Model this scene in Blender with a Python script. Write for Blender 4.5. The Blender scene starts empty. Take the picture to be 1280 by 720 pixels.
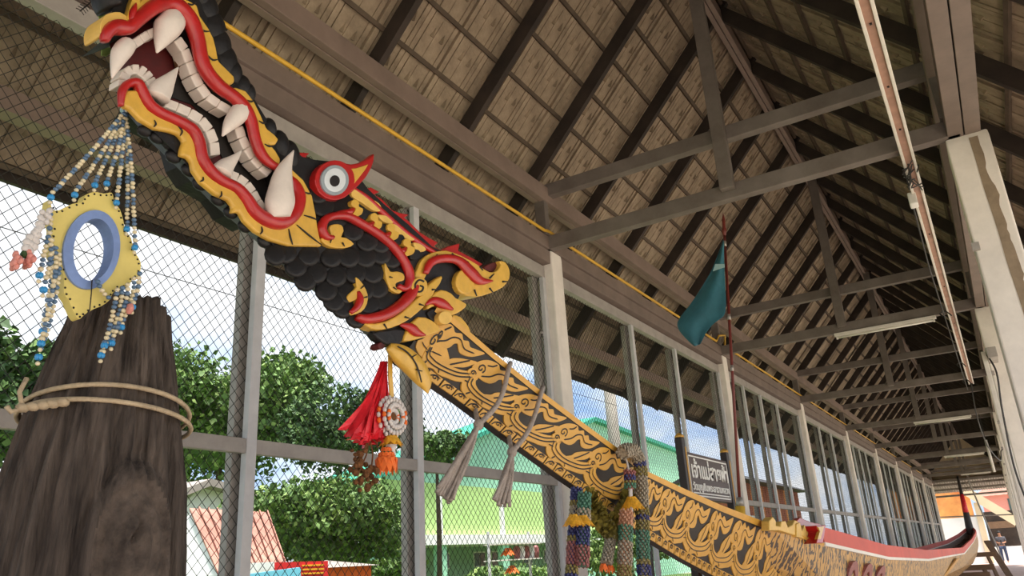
import bpy, bmesh, math, random
from mathutils import Vector, Matrix, noise
random.seed(7)
PI = math.pi
C = bpy.context.scene.collection
sc = bpy.context.scene
# ------------------------------------------------------------------ camera
FPX, YAW, PITCH, ROLL = 972.786, math.radians(30.4485), math.radians(19.4485), math.radians(-3.5055)
CAM = Vector((0, 0, 1.6))
_F = Vector((-math.sin(YAW)*math.cos(PITCH), math.cos(YAW)*math.cos(PITCH), math.sin(PITCH)))
_R0 = Vector((math.cos(YAW), math.sin(YAW), 0)); _U0 = _R0.cross(_F)
_R = _R0*math.cos(ROLL) + _U0*math.sin(ROLL); _U = -_R0*math.sin(ROLL) + _U0*math.cos(ROLL)
cd = bpy.data.cameras.new('camera'); cam = bpy.data.objects.new('camera', cd); C.objects.link(cam)
cd.sensor_width = 36; cd.lens = FPX/1280*36; cd.clip_end = 500; cd.clip_start = 0.02
cam.matrix_world = Matrix(((_R.x, _U.x, -_F.x, CAM.x), (_R.y, _U.y, -_F.y, CAM.y), (_R.z, _U.z, -_F.z, CAM.z), (0, 0, 0, 1)))
sc.camera = cam
# ------------------------------------------------------------------ world, sun, exposure
w = bpy.data.worlds.new('sky'); sc.world = w; w.use_nodes = True
nt = w.node_tree; nt.nodes.clear()
wo = nt.nodes.new('ShaderNodeOutputWorld'); bg = nt.nodes.new('ShaderNodeBackground')
tc = nt.nodes.new('ShaderNodeTexCoord'); mp = nt.nodes.new('ShaderNodeMapping'); mp.inputs['Scale'].default_value = (1, 1, 2.6)
nz = nt.nodes.new('ShaderNodeTexNoise'); nz.inputs['Scale'].default_value = 3.4; nz.inputs['Detail'].default_value = 7; nz.inputs['Roughness'].default_value = .56
cr = nt.nodes.new('ShaderNodeValToRGB')
cr.color_ramp.elements[0].position = .36; cr.color_ramp.elements[0].color = (.22, .40, .74, 1)
cr.color_ramp.elements[1].position = .56; cr.color_ramp.elements[1].color = (.80, .82, .84, 1)
e = cr.color_ramp.elements.new(.46); e.color = (.56, .66, .80, 1)
nt.links.new(tc.outputs['Generated'], mp.inputs[0]); nt.links.new(mp.outputs[0], nz.inputs['Vector'])
nt.links.new(nz.outputs[0], cr.inputs[0]); nt.links.new(cr.outputs[0], bg.inputs[0]); nt.links.new(bg.outputs[0], wo.inputs[0])
bg.inputs[1].default_value = 1.0
sd = bpy.data.lights.new('sun', 'SUN'); sun = bpy.data.objects.new('sun', sd); C.objects.link(sun)
sd.energy = 6.0; sd.angle = math.radians(12); sd.color = (1, .95, .88)
sun.rotation_euler = Vector((-.22, .12, -1.0)).to_track_quat('-Z', 'Y').to_euler()
vs = sc.view_settings; vs.view_transform = 'Standard'; vs.look = 'None'; vs.exposure = .68; vs.gamma = 1; vs.use_curve_mapping = False

# ------------------------------------------------------------------ pixel helpers (photo 1280x720)
def ray(px, py): return (_F*FPX + _R*(px-640) + _U*(360-py)).normalized()
def atx(px, py, x): d = ray(px, py); return CAM + d*(x/d.x)
def aty(px, py, y): d = ray(px, py); return CAM + d*(y/d.y)
def atz(px, py, z): d = ray(px, py); return CAM + d*((z-CAM.z)/d.z)
def proj(P):
    v = Vector(P)-CAM; d = v.dot(_F)
    if d < .05: return None
    return 640+FPX*v.dot(_R)/d, 360-FPX*v.dot(_U)/d, d

# ------------------------------------------------------------------ materials
M = {}
def srgb(c):
    return tuple(((v/255)/12.92 if v/255 <= .04045 else ((v/255+.055)/1.055)**2.4) for v in c) + (1,)
def mat(name, rgb, rough=.6, var=.12, scale=8, bump=0, bscale=60, metal=0, stretch=None, coat=0, dark=None, trans=0):
    m = bpy.data.materials.new(name); m.use_nodes = True; n = m.node_tree; b = n.nodes['Principled BSDF']
    b.inputs['Roughness'].default_value = rough; b.inputs['Metallic'].default_value = metal
    if coat: b.inputs['Coat Weight'].default_value = coat
    c = srgb(rgb)
    t = n.nodes.new('ShaderNodeTexCoord'); mp = n.nodes.new('ShaderNodeMapping')
    n.links.new(t.outputs['Object'], mp.inputs[0])
    if stretch: mp.inputs['Scale'].default_value = stretch
    if var or dark:
        nz = n.nodes.new('ShaderNodeTexNoise'); nz.inputs['Scale'].default_value = scale; nz.inputs['Detail'].default_value = 6; nz.inputs['Roughness'].default_value = .65
        r = n.nodes.new('ShaderNodeValToRGB'); r.color_ramp.elements[0].position = .32; r.color_ramp.elements[1].position = .68
        d = srgb(dark) if dark else tuple(max(0, v*(1-var*1.6)) for v in c[:3])+(1,)
        l = tuple(min(1, v*(1+var)) for v in c[:3])+(1,)
        r.color_ramp.elements[0].color = d; r.color_ramp.elements[1].color = l
        n.links.new(mp.outputs[0], nz.inputs['Vector']); n.links.new(nz.outputs[0], r.inputs[0]); n.links.new(r.outputs[0], b.inputs['Base Color'])
    else: b.inputs['Base Color'].default_value = c
    if bump:
        n2 = n.nodes.new('ShaderNodeTexNoise'); n2.inputs['Scale'].default_value = bscale; n2.inputs['Detail'].default_value = 4
        bp = n.nodes.new('ShaderNodeBump'); bp.inputs['Strength'].default_value = bump; bp.inputs['Distance'].default_value = .01
        n.links.new(mp.outputs[0], n2.inputs['Vector']); n.links.new(n2.outputs[0], bp.inputs['Height']); n.links.new(bp.outputs[0], b.inputs['Normal'])
    if trans: b.inputs['Transmission Weight'].default_value = trans
    M[name] = m; return m
mat('tile', (168, 150, 127), .9, .16, 5, .35, 40, dark=(129, 114, 95))
mat('batten', (92, 78, 64), .85, .2, 6)
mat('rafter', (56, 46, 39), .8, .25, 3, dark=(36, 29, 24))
mat('beam', (122, 113, 106), .6, .12, 3, .12, 30, dark=(100, 90, 82))
mat('purlin', (140, 121, 110), .65, .12, 3)
mat('eaves', (124, 109, 100), .65, .12, 4)
mat('steel', (204, 204, 206), .5, .08, 6)
mat('steel_dark', (164, 158, 152), .6, .12, 6)
mat('wire', (48, 46, 43), .8, 0)
mat('plaster', (236, 229, 220), .75, .07, 4, .15, 25)
mat('plaster_old', (150, 132, 110), .85, .15, 8, .2, 40)
mat('floor', (205, 176, 164), .6, .12, 2, .05, 10)
mat('ground', (196, 186, 168), .9, .15, .6, .1, 3)
mat('grass', (88, 112, 52), .95, .3, 2, .3, 8)
mat('yellow_pipe', (226, 178, 60), .5, .06, 10)
mat('white_pipe', (226, 220, 210), .45, .06, 8)
mat('rail_brown', (168, 130, 110), .6, .2, 6)
mat('tube_glass', (236, 232, 220), .35, 0)
mat('gold', (216, 170, 68), .42, .09, 22, .18, 50, coat=.25)
mat('gold_flat', (208, 156, 62), .45, .08, 15)
mat('gold_pale', (224, 182, 92), .5, .08, 25)
mat('red', (178, 30, 28), .38, .1, 18, .12, 60, coat=.35)
mat('dark_red', (84, 14, 12), .6, .3, 14)
mat('black', (28, 26, 26), .5, .2, 20, .35, 28); M['black'].node_tree.nodes['Principled BSDF'].inputs['Specular IOR Level'].default_value = .35
mat('black_flat', (34, 26, 20), .6, .15, 12)
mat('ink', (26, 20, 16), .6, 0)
mat('tooth', (226, 214, 202), .5, .07, 18, .1, 40)
mat('eye_white', (222, 228, 230), .25, .05, 20, coat=.5)
mat('eye_grey', (150, 160, 165), .35, .05, 20)
mat('wood_old', (88, 77, 69), .95, .3, 5, 1.0, 16, stretch=(6, 6, .7), dark=(36, 29, 25))
mat('wood_knot', (90, 78, 69), .95, .3, 16, 1.0, 45, dark=(46, 38, 33))
mat('wood_cut', (120, 96, 74), .85, .2, 5, stretch=(1, 8, 8))
mat('rope', (188, 168, 138), .9, .18, 40, .4, 120)
mat('cord_grey', (164, 152, 142), .9, .15, 50, .5, 150)
mat('mirror_yellow', (224, 204, 116), .6, .06, 12)
mat('blue_rim', (122, 146, 196), .5, .12, 16)
mat('bead_blue', (92, 120, 150), .35, .1, 60)
mat('bead_cream', (226, 212, 176), .4, .06, 60)
mat('bead_sky', (52, 150, 214), .35, .06, 60)
mat('pink', (226, 150, 138), .7, .12, 40)
mat('white_yarn', (214, 208, 204), .9, .1, 60)
mat('ribbon_red', (226, 42, 54), .45, .15, 20)
mat('orange', (240, 112, 30), .6, .12, 30)
mat('marigold', (230, 168, 40), .75, .2, 60)
mat('moss_yellow', (124, 108, 32), .9, .35, 60, dark=(70, 62, 18))
mat('dry', (110, 70, 36), .95, .35, 60)
mat('bead_grey', (168, 156, 136), .5, .25, 90, dark=(110, 100, 82))
mat('bead_green', (74, 124, 100), .45, .25, 90)
mat('bead_navy', (54, 56, 112), .45, .25, 90)
mat('bead_rose', (152, 92, 88), .5, .25, 90)
mat('bead_peach', (196, 144, 112), .5, .2, 90)
mat('bead_olive', (136, 122, 62), .5, .25, 90)
mat('teal_cloth', (48, 104, 118), .8, .15, 6, .2, 30)
mat('teal_pale', (150, 184, 186), .8, .08, 6)
mat('pole_red', (112, 44, 36), .5, .15, 10)
mat('metal_band', (170, 164, 156), .4, .1, 10, metal=.5)
mat('sign_brown', (70, 50, 44), .5, .1, 6)
mat('sign_dark', (48, 38, 36), .5, .1, 6)
mat('sign_white', (240, 238, 232), .5, 0)
mat('gunwale_red', (202, 78, 62), .6, .1, 3)
mat('deck_wood', (120, 104, 92), .85, .2, 5, stretch=(6, 1, 1))
mat('leaf1', (100, 128, 66), .7, .3, 1.3, dark=(60, 88, 40))
mat('leaf2', (64, 90, 50), .7, .35, 1.3, dark=(32, 62, 24))
mat('leaf3', (136, 158, 86), .7, .3, 1.5, dark=(90, 116, 54))
mat('bark', (86, 70, 56), .95, .25, 6)
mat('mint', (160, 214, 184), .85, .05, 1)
mat('lime', (184, 216, 138), .85, .05, 1)
mat('white_wall', (232, 232, 230), .85, .05, 1)
mat('teal_trim', (48, 150, 124), .7, .08, 2)
mat('shade_wall', (150, 178, 158), .9, .08, 1)  # greyed mint, shade of the recessed ground floor put into the colour
mat('rust_roof', (172, 126, 110), .8, .2, 2.2, stretch=(1, 4, 1), dark=(138, 88, 74))
mat('grey_roof', (150, 140, 132), .85, .15, 2)
mat('banner_red', (206, 36, 34), .6, .05, 3)
mat('banner_blue', (116, 196, 220), .6, .05, 3)
mat('banner_white', (232, 226, 214), .6, .08, 3)
mat('orange_tent', (236, 100, 32), .7, .06, 2)
mat('end_orange', (236, 168, 96), .85, .15, .8, dark=(214, 120, 70))
mat('brick_red', (170, 96, 70), .85, .15, 3)
mat('cream_wall', (226, 206, 172), .85, .08, 1)
mat('concrete', (190, 182, 170), .85, .1, 3)
mat('skin', (168, 122, 96), .6, .05, 10)
mat('shirt', (84, 84, 90), .9, .1, 10)
mat('jeans', (58, 72, 98), .9, .15, 10)
mat('hair', (22, 20, 20), .7, 0)
mat('dark_metal', (60, 58, 58), .6, .1, 5)
mat('glass_dark', (70, 92, 92), .2, .1, 3)

# ------------------------------------------------------------------ mesh helpers
WLOC = {}
class MB:
    def __init__(s): s.v = []; s.f = []; s.mi = []
    def add(s, vs, fs, mi=0):
        o = len(s.v); s.v += [Vector(p) for p in vs]
        for f in fs: s.f.append([i+o for i in f]); s.mi.append(mi)
    def box(s, a, b, mi=0):
        x0, y0, z0 = a; x1, y1, z1 = b
        s.add([(x0,y0,z0),(x1,y0,z0),(x1,y1,z0),(x0,y1,z0),(x0,y0,z1),(x1,y0,z1),(x1,y1,z1),(x0,y1,z1)],
              [(3,2,1,0),(4,5,6,7),(0,1,5,4),(1,2,6,5),(2,3,7,6),(3,0,4,7)], mi)
    def bar(s, p, q, wx, wz, up=(0,0,1), mi=0):
        p = Vector(p); q = Vector(q); d = (q-p).normalized(); up = Vector(up)
        if abs(d.dot(up)) > .98: up = Vector((0,1,0))
        r = d.cross(up).normalized(); u = r.cross(d)
        vs = []
        for c in (p, q):
            for a, b in ((-1,-1),(1,-1),(1,1),(-1,1)): vs.append(c + r*(a*wx/2) + u*(b*wz/2))
        s.add(vs, [(0,1,2,3),(7,6,5,4),(4,5,1,0),(5,6,2,1),(6,7,3,2),(7,4,0,3)], mi)
    def tube(s, pts, rad, n=8, mi=0, caps=True):
        pts = [Vector(p) for p in pts]; vs = []; fs = []
        if not isinstance(rad, (list, tuple)): rad = [rad]*len(pts)
        prev = None
        for i, p in enumerate(pts):
            t = (pts[min(i+1, len(pts)-1)] - pts[max(i-1, 0)])
            t = t.normalized() if t.length > 1e-9 else Vector((0,0,1))
            if prev is None:
                a = Vector((0,0,1)) if abs(t.z) < .9 else Vector((1,0,0))
                prev = t.cross(a).normalized()
            u = (prev - t*prev.dot(t)); u = u.normalized() if u.length > 1e-6 else t.orthogonal().normalized()
            prev = u; v = t.cross(u)
            for k in range(n):
                a = 2*PI*k/n; vs.append(p + (u*math.cos(a) + v*math.sin(a))*rad[i])
        for i in range(len(pts)-1):
            for k in range(n):
                k2 = (k+1) % n; fs.append((i*n+k, i*n+k2, (i+1)*n+k2, (i+1)*n+k))
        if caps: fs.append(tuple(range(n))[::-1]); fs.append(tuple(range((len(pts)-1)*n, len(pts)*n)))
        s.add(vs, fs, mi)
    def ball(s, c, r, mi=0, nu=8, nv=5, sq=(1,1,1)):
        c = Vector(c); vs = [c + Vector((0,0,r*sq[2]))]; fs = []
        for j in range(1, nv):
            th = PI*j/nv
            for i in range(nu):
                ph = 2*PI*i/nu; vs.append(c + Vector((r*sq[0]*math.sin(th)*math.cos(ph), r*sq[1]*math.sin(th)*math.sin(ph), r*sq[2]*math.cos(th))))
        vs.append(c - Vector((0,0,r*sq[2]))); L = len(vs)-1
        for i in range(nu):
            i2 = (i+1) % nu; fs.append((0, 1+i, 1+i2)); fs.append((L, 1+(nv-2)*nu+i2, 1+(nv-2)*nu+i))
            for j in range(nv-2): fs.append((1+j*nu+i, 1+(j+1)*nu+i, 1+(j+1)*nu+i2, 1+j*nu+i2))
        s.add(vs, fs, mi)
    def lathe(s, c, prof, n=16, mi=0):
        c = Vector(c); vs = []; fs = []
        for r, z in prof:
            for k in range(n): a = 2*PI*k/n; vs.append(c + Vector((r*math.cos(a), r*math.sin(a), z)))
        for i in range(len(prof)-1):
            for k in range(n): k2 = (k+1) % n; fs.append((i*n+k, i*n+k2, (i+1)*n+k2, (i+1)*n+k))
        fs.append(tuple(range(n))[::-1]); fs.append(tuple(range((len(prof)-1)*n, len(prof)*n)))
        s.add(vs, fs, mi)
    def poly(s, pts, d, mi=0):
        """extrude a closed 3-D outline by vector d"""
        pts = [Vector(p) for p in pts]; d = Vector(d); n = len(pts)
        s.add(pts + [p+d for p in pts], [tuple(range(n))[::-1], tuple(range(n, 2*n))] + [(i, (i+1) % n, n+(i+1) % n, n+i) for i in range(n)], mi)
    def build(s, name, mats, parent=None, smooth=False, bevel=0, bseg=2, label=None, cat=None, group=None, kind=None, tri=False, fixn=False, shift=True):
        if not isinstance(mats, (list, tuple)): mats = [mats]
        me = bpy.data.meshes.new(name)
        xs = [p.x for p in s.v]; ys = [p.y for p in s.v]; zs = [p.z for p in s.v]
        o = Vector(((min(xs)+max(xs))/2, (min(ys)+max(ys))/2, min(zs))) if shift else Vector((0,0,0))
        me.from_pydata([p-o for p in s.v], [], s.f)
        for m in mats: me.materials.append(M[m])
        if len(mats) > 1: me.polygons.foreach_set('material_index', s.mi)
        if tri or fixn:
            bm = bmesh.new(); bm.from_mesh(me)
            if tri: bmesh.ops.triangulate(bm, faces=[f for f in bm.faces if len(f.verts) > 4])
            bmesh.ops.recalc_face_normals(bm, faces=bm.faces); bm.to_mesh(me); bm.free()
        if smooth: me.polygons.foreach_set('use_smooth', [True]*len(me.polygons))
        me.update()
        ob = bpy.data.objects.new(name, me); C.objects.link(ob); ob.location = o
        if bevel:
            b = ob.modifiers.new('bevel', 'BEVEL'); b.width = bevel; b.segments = bseg; b.limit_method = 'ANGLE'; b.angle_limit = math.radians(40)
        setp(ob, parent); tag(ob, label, cat, group, kind)
        return ob
def setp(ob, parent):
    WLOC[ob.name] = Vector(ob.location)
    if parent is not None:
        ob.parent = parent; ob.matrix_parent_inverse = Matrix.Translation(-WLOC[parent.name])
def tag(o, label=None, cat=None, group=None, kind=None):
    if label: o['label'] = label
    if cat: o['category'] = cat
    if group: o['group'] = group
    if kind: o['kind'] = kind
    return o
def empty(name, loc, label=None, cat=None, group=None, kind=None):
    o = bpy.data.objects.new(name, None); C.objects.link(o); o.location = loc; o.empty_display_size = .1
    WLOC[o.name] = Vector(loc); tag(o, label, cat, group, kind); return o
def link_copy(src_mesh, name, mw, parent):
    """place shared mesh data with matrix mw under parent (translation-only parents)"""
    o = bpy.data.objects.new(name, src_mesh); C.objects.link(o); o.matrix_world = mw
    o.parent = parent; o.matrix_parent_inverse = Matrix.Translation(-WLOC[parent.name]); return o
def copy_tree(src, off):
    r = src.copy(); C.objects.link(r); r.location = src.location + Vector(off); WLOC[r.name] = Vector(r.location)
    for ch in src.children:
        c = ch.copy(); C.objects.link(c); c.parent = r; c.matrix_parent_inverse = ch.matrix_parent_inverse.copy()
        for g in ch.children:
            d = g.copy(); C.objects.link(d); d.parent = c; d.matrix_parent_inverse = g.matrix_parent_inverse.copy()
    return r
def cr_spline(pts, n=5, closed=False):
    P = [Vector(p) for p in pts]; out = []; N = len(P)
    rng = range(N) if closed else range(N-1)
    for i in rng:
        if closed: a, b, c, d = P[i-1], P[i], P[(i+1) % N], P[(i+2) % N]
        else: a, b, c, d = P[max(i-1,0)], P[i], P[i+1], P[min(i+2,N-1)]
        for k in range(n):
            t = k/n; out.append(.5*((2*b) + (c-a)*t + (2*a-5*b+4*c-d)*t*t + (3*b-a-3*c+d)*t**3))
    if not closed: out.append(P[-1])
    return out
def lerp(tab, x):
    if x <= tab[0][0]: return tab[0][1]
    for (a, va), (b, vb) in zip(tab, tab[1:]):
        if x <= b: return va + (vb-va)*(x-a)/(b-a)
    return tab[-1][1]

# ================================================================== THE SETTING
Y1, S = 5.706, 5.0
YB, YE = -6.0, 47.5                      # hall from behind the camera to its far end
XL, XR, XM = -3.05, .35, -1.35           # fence line, right column row, ridge
TH = math.radians(47.5); TT = math.tan(TH)
def roof_z(x): return 6.75 - TT*abs(x-XM)
fb = MB(); fb.box((-3.4, YB, -.12), (1.2, 60, 0)); fb.build('floor', 'floor', kind='structure', label='pinkish concrete floor of the boat hall', cat='floor')
g = MB(); g.box((-160, -80, -.45), (120, 200, -.13)); g.build('ground', 'ground', kind='structure', label='pale bare ground around the boat hall', cat='ground')
lw = MB(); lw.box((-3.2, YB, 0), (-2.96, YE-.8, .95)); lw.build('wall_left', 'plaster', kind='structure', bevel=.01, label='low white plaster wall under the wire mesh', cat='wall')

def tile_mesh():
    m = MB(); w, h = .345, .40         # a: up the slope, b: along the hall, c: normal (under side is -c)
    m.box((0, 0, 0), (h, w, .012))
    m.box((0, 0, -.016), (h-.02, .042, 0)); m.box((0, .056, -.010), (h-.02, .066, 0)); m.box((0, w-.06, -.009), (h-.02, w-.024, 0)); m.box((.03, .16, -.005), (h-.06, .172, 0))
    for b in (.12, .225):
        m.add([(.2, b, 0), (.2, b+.028, 0), (.275, b+.014, 0), (.2, b+.014, -.032)], [(0, 1, 3), (1, 2, 3), (2, 0, 3)])
    me = bpy.data.meshes.new('tile'); me.from_pydata(m.v, [], m.f); me.materials.append(M['tile']); return me, m
TILE, TILEMB = tile_mesh()
ROW, COL = .36, .333
SL = (4.12+XM*0-1.35)/math.cos(TH)       # ridge to eaves along the slope
for side in (-1, 1):
    nm = 'ceiling_left' if side < 0 else 'ceiling_right'
    rf = empty(nm, (XM+side*2.77, 20, roof_z(XM+2.77)), kind='structure', label='underside of the tiled roof slope ' + ('above the wire mesh wall' if side < 0 else 'above the open row of columns'), cat='roof')
    up = Vector((-side*math.cos(TH), 0, math.sin(TH))); yv = Vector((0, 1, 0)); nn = Vector((side*math.sin(TH), 0, math.cos(TH)))
    eave = Vector((XM+side*2.77, 0, roof_z(XM+2.77)))
    spots = []
    nrow = int(SL/ROW)+1
    for r in range(nrow):
        for c in range(int((YE-YB)/COL)):
            p = eave + up*(r*ROW) + yv*(YB + c*COL) + nn*(.010 if (c % 2) else 0) - nn*(.012*0)
            q = proj(p + up*.2 + yv*.17)
            sz = 0
            if q and -60 < q[0] < 1340 and -60 < q[1] < 780: sz = 1/q[2]**2
            if side > 0: sz *= .8
            spots.append((sz, r, c, p))
    spots.sort(key=lambda t: -t[0])
    st = MB()
    for k, (sz, r, c, p) in enumerate(spots):
        mw = Matrix(((up.x, yv.x, nn.x, p.x), (up.y, yv.y, nn.y, p.y), (up.z, yv.z, nn.z, p.z), (0, 0, 0, 1)))
        tilt = Matrix.Rotation(random.uniform(-.004, .004), 4, 'X')
        mw = mw @ tilt
        if k < 300 and sz > 0: link_copy(TILE, 'roof_tile', mw, rf)
        else:
            far = sz < 1/14**2
            if far: st.add([mw @ Vector(v) for v in [(0,0,0),(.4,0,0),(.4,.345,0),(0,.345,0)]], [(0,1,2,3)]); st.add([mw @ Vector(v) for v in [(0,0,-.01),(.38,0,-.01),(.38,.05,-.01),(0,.05,-.01)]], [(0,1,2,3)])
            else: st.add([mw @ v for v in TILEMB.v], TILEMB.f)
    st.build('roof_tiles', 'tile', rf, kind='stuff')
    cv = MB(); a = eave + nn*.03; b = a + up*(SL+.15)  # unseen sheet added over the tiles to stop light leaking through the seams
    cv.add([(a.x, YB, a.z), (b.x, YB, b.z), (b.x, YE, b.z), (a.x, YE, a.z), (a.x+nn.x*.03, YB, a.z+.03), (b.x+nn.x*.03, YB, b.z+.03), (b.x+nn.x*.03, YE, b.z+.03), (a.x+nn.x*.03, YE, a.z+.03)],
           [(0,1,2,3),(7,6,5,4),(0,4,5,1),(1,5,6,2),(2,6,7,3),(3,7,4,0)]); cv.build('light_seal_sheet', 'grey_roof', rf)
    bt = MB(); bt.box((-.016, 0, -.032), (.016, YE-YB, 0)); bme = bpy.data.meshes.new('batten'); bme.from_pydata(bt.v, [], bt.f); bme.materials.append(M['batten'])
    for r in range(nrow+1):
        p = eave + up*(r*ROW+.02) - nn*.012; p.y = YB
        link_copy(bme, 'batten', Matrix(((up.x, 0, nn.x, p.x), (0, 1, 0, p.y), (up.z, 0, nn.z, p.z), (0, 0, 0, 1))), rf)
    ra = MB(); ra.box((-.05, -.025, -.125), (SL, .025, 0)); rme = bpy.data.meshes.new('rafter'); rme.from_pydata(ra.v, [], ra.f); rme.materials.append(M['rafter'])
    yy = 3.40 - 1.06*8
    while yy < YE:
        p = eave - nn*.044; p.y = yy
        link_copy(rme, 'rafter', Matrix(((up.x, 0, nn.x, p.x), (0, 1, 0, p.y), (up.z, 0, nn.z, p.z), (0, 0, 0, 1))), rf); yy += 1.06
    f = MB(); x = XM+side*2.77; f.box((min(x, x+side*.03), YB, 3.66), (max(x, x+side*.03), YE, 3.90)); f.build('fascia_board', 'rafter', rf)
    xo = XM+side*2.28; f = MB(); f.box((xo-.05, YB, 3.74), (xo+.05, YE, 3.86)); f.build('outer_purlin', 'purlin', rf)
# ridge beam, purlins, eaves beams
m = MB(); m.box((XM-.05, YB, 6.44), (XM-.004, YE, 6.58)); m.box((XM+.004, YB, 6.44), (XM+.05, YE, 6.58)); m.build('ridge_beam', 'purlin', kind='structure', bevel=.004, label='long ridge beam under the peak of the roof', cat='beam')
for side, x in ((-1, -2.95), (1, .25)):
    m = MB(); m.box((x-.06, YB, 4.63), (x-.004, YE, 4.78)); m.box((x+.004, YB, 4.63), (x+.06, YE, 4.78))
    m.build('wall_plate', 'purlin', kind='structure', bevel=.004, label='long upper roof plate above the ' + ('wire mesh wall' if side < 0 else 'open columns'), cat='beam')
    xx = -3.02 if side < 0 else .32
    m = MB(); m.box((xx-.10, YB, 4.19), (xx-.004, YE, 4.31)); m.box((xx+.004, YB, 4.19), (xx+.10, YE, 4.31))
    if side < 0: m.box((xx-.07, YB, 4.07), (xx+.075, YE, 4.19))
    m.build('eaves_beam', 'eaves', kind='structure', bevel=.004, label='double eaves beam resting on the ' + ('columns of the mesh wall' if side < 0 else 'open columns'), cat='beam')

# trusses
tr = empty('roof_truss', (XM, Y1, 4.19), 'grey roof truss of two cross beams and a king post', 'truss', 'roof trusses across the hall')
m = MB(); m.box((-2.98, Y1-.045, 4.19), (.30, Y1+.045, 4.315)); m.build('lower_beam', 'beam', tr, bevel=.005)
m = MB(); m.box((-2.95, Y1-.045, 4.70), (.26, Y1+.045, 4.82)); m.build('upper_beam', 'beam', tr, bevel=.005)
m = MB(); m.box((XM-.005, Y1-.12, 4.25), (XM+.105, Y1-.046, 6.46)); m.build('king_post', 'beam', tr, bevel=.005)
for x in (-2.95, .25):
    m = MB(); m.box((x-.05, Y1-.12, 4.31), (x+.05, Y1-.047, 4.66)); m.build('strut', 'beam', tr, bevel=.004)
for k in (-1, 1, 2, 3, 4, 5, 6, 7, 8):
    t2 = copy_tree(tr, (0, S*k, 0)); t2['label'] = 'grey roof truss with a white batten lamp fixed under its lower beam' if k in (1, 3, 5, 7) else 'plain grey roof truss of two cross beams and a king post'
tr['label'] = 'grey roof truss ending on the column with peeled paint'

# columns
def column(x0, x1, y, mats=('plaster',), chip=False, top=4.20, d=.2):
    m = MB(); n = 6
    zs = [0, .02, 1, 2, 3, top-.05, top]
    vs = []; 
    for i, z in enumerate(zs):
        e = 0 if i < len(zs)-1 else .004
        vs += [(x0+e, y+e, z), (x1-e, y+e, z), (x1-e, y+d-e, z), (x0+e, y+d-e, z)]
    fs = [(3,2,1,0), tuple(4*(len(zs)-1)+j for j in range(4))]
    for i in range(len(zs)-1):
        for j in range(4): fs.append((4*i+j, 4*i+(j+1) % 4, 4*i+4+(j+1) % 4, 4*i+4+j))
    m.add(vs, fs)
    return m
GL = 'white concrete columns of the mesh wall'
for k in range(-1, 9):
    y = Y1 + S*k
    root = empty('column', (-3.0, y+.1, 0), 'slim white concrete column standing in the wire mesh wall', 'column', GL)
    column(-3.1, -2.93, y).build('shaft', 'plaster', root, bevel=.012)
    m = MB(); m.box((-3.13, y-.05, .0), (-2.86, y+.25, .30)); m.build('plinth', 'plaster', root, bevel=.01)
    m = MB(); m.box((-3.08, y-.035, 3.42), (-3.03, y, 3.47)); m.tube([(-3.055, y-.035, 3.445), (-3.055, y-.07, 3.445)], .012, 8); m.build('bolt', 'steel_dark', root)
for k in range(-1, 9):
    y = Y1 + S*k
    if k == 0:
        root = empty('column', (.35, y+.15, 0), 'broad white concrete column with a jagged strip of peeled paint', 'column')
    else:
        root = empty('column', (.35, y+.15, 0), 'broad white concrete column in the open row opposite the mesh wall', 'column', 'broad white columns of the open side')
    column(.20, .46, y, d=.3).build('shaft', 'plaster', root, bevel=.012)
    m = MB(); m.box((.185, y-.035, 3.36), (.23, y, 3.41)); m.build('bolt', 'steel_dark', root)
    if k == 0:
        z = 4.16; pts = []; L = []; Rr = []
        while z > 2.2:
            zz = (4.16-z)
            L.append((.335+.03*noise.noise((z*2.1, 3, 0))+.02*zz, z)); Rr.append((.39+.03*zz+.035*noise.noise((z*6.3, 0, 7))+.012*noise.noise((z*25, 0, 2)), z)); z -= .035
        pts = [(a, y-.0035, b) for a, b in L] + [(min(a, .455), y-.0035, b) for a, b in Rr[::-1]]
        m = MB(); m.poly(pts, (0, .006, 0)); m.build('peeled_patch', 'plaster_old', root, tri=True)

# fence bays
def wires(m, y0, y1, z0, z1, x, py=.056, pz=.062, r=.0018, ph=0):
    k = pz/py
    def clip(c, s):      # line z = c + s*k*(y-y0)
        ys = [y0, y1]; t = sorted([(z0-c)/(s*k)+y0, (z1-c)/(s*k)+y0]); a = max(y0, t[0]); b = min(y1, t[1])
        return (a, b) if b-a > .004 else None
    H = z1-z0; W = y1-y0
    for s in (1, -1):
        c = z0 - W*k if s > 0 else z0
        end = z1 if s > 0 else z1 + W*k
        c += ph*pz
        while c < end:
            ab = clip(c, s)
            if ab:
                p = Vector((x+s*r*.8, ab[0], c+s*k*(ab[0]-y0))); q = Vector((x+s*r*.8, ab[1], c+s*k*(ab[1]-y0)))
                d = (q-p).normalized(); u = Vector((1, 0, 0)); v = d.cross(u)
                vs = []
                for P in (p, q):
                    for a in (0, 2.0944, 4.18879): vs.append(P + (u*math.cos(a)+v*math.sin(a))*r)
                m.add(vs, [(0,1,4,3),(1,2,5,4),(2,0,3,5)])
            c += pz
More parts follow.
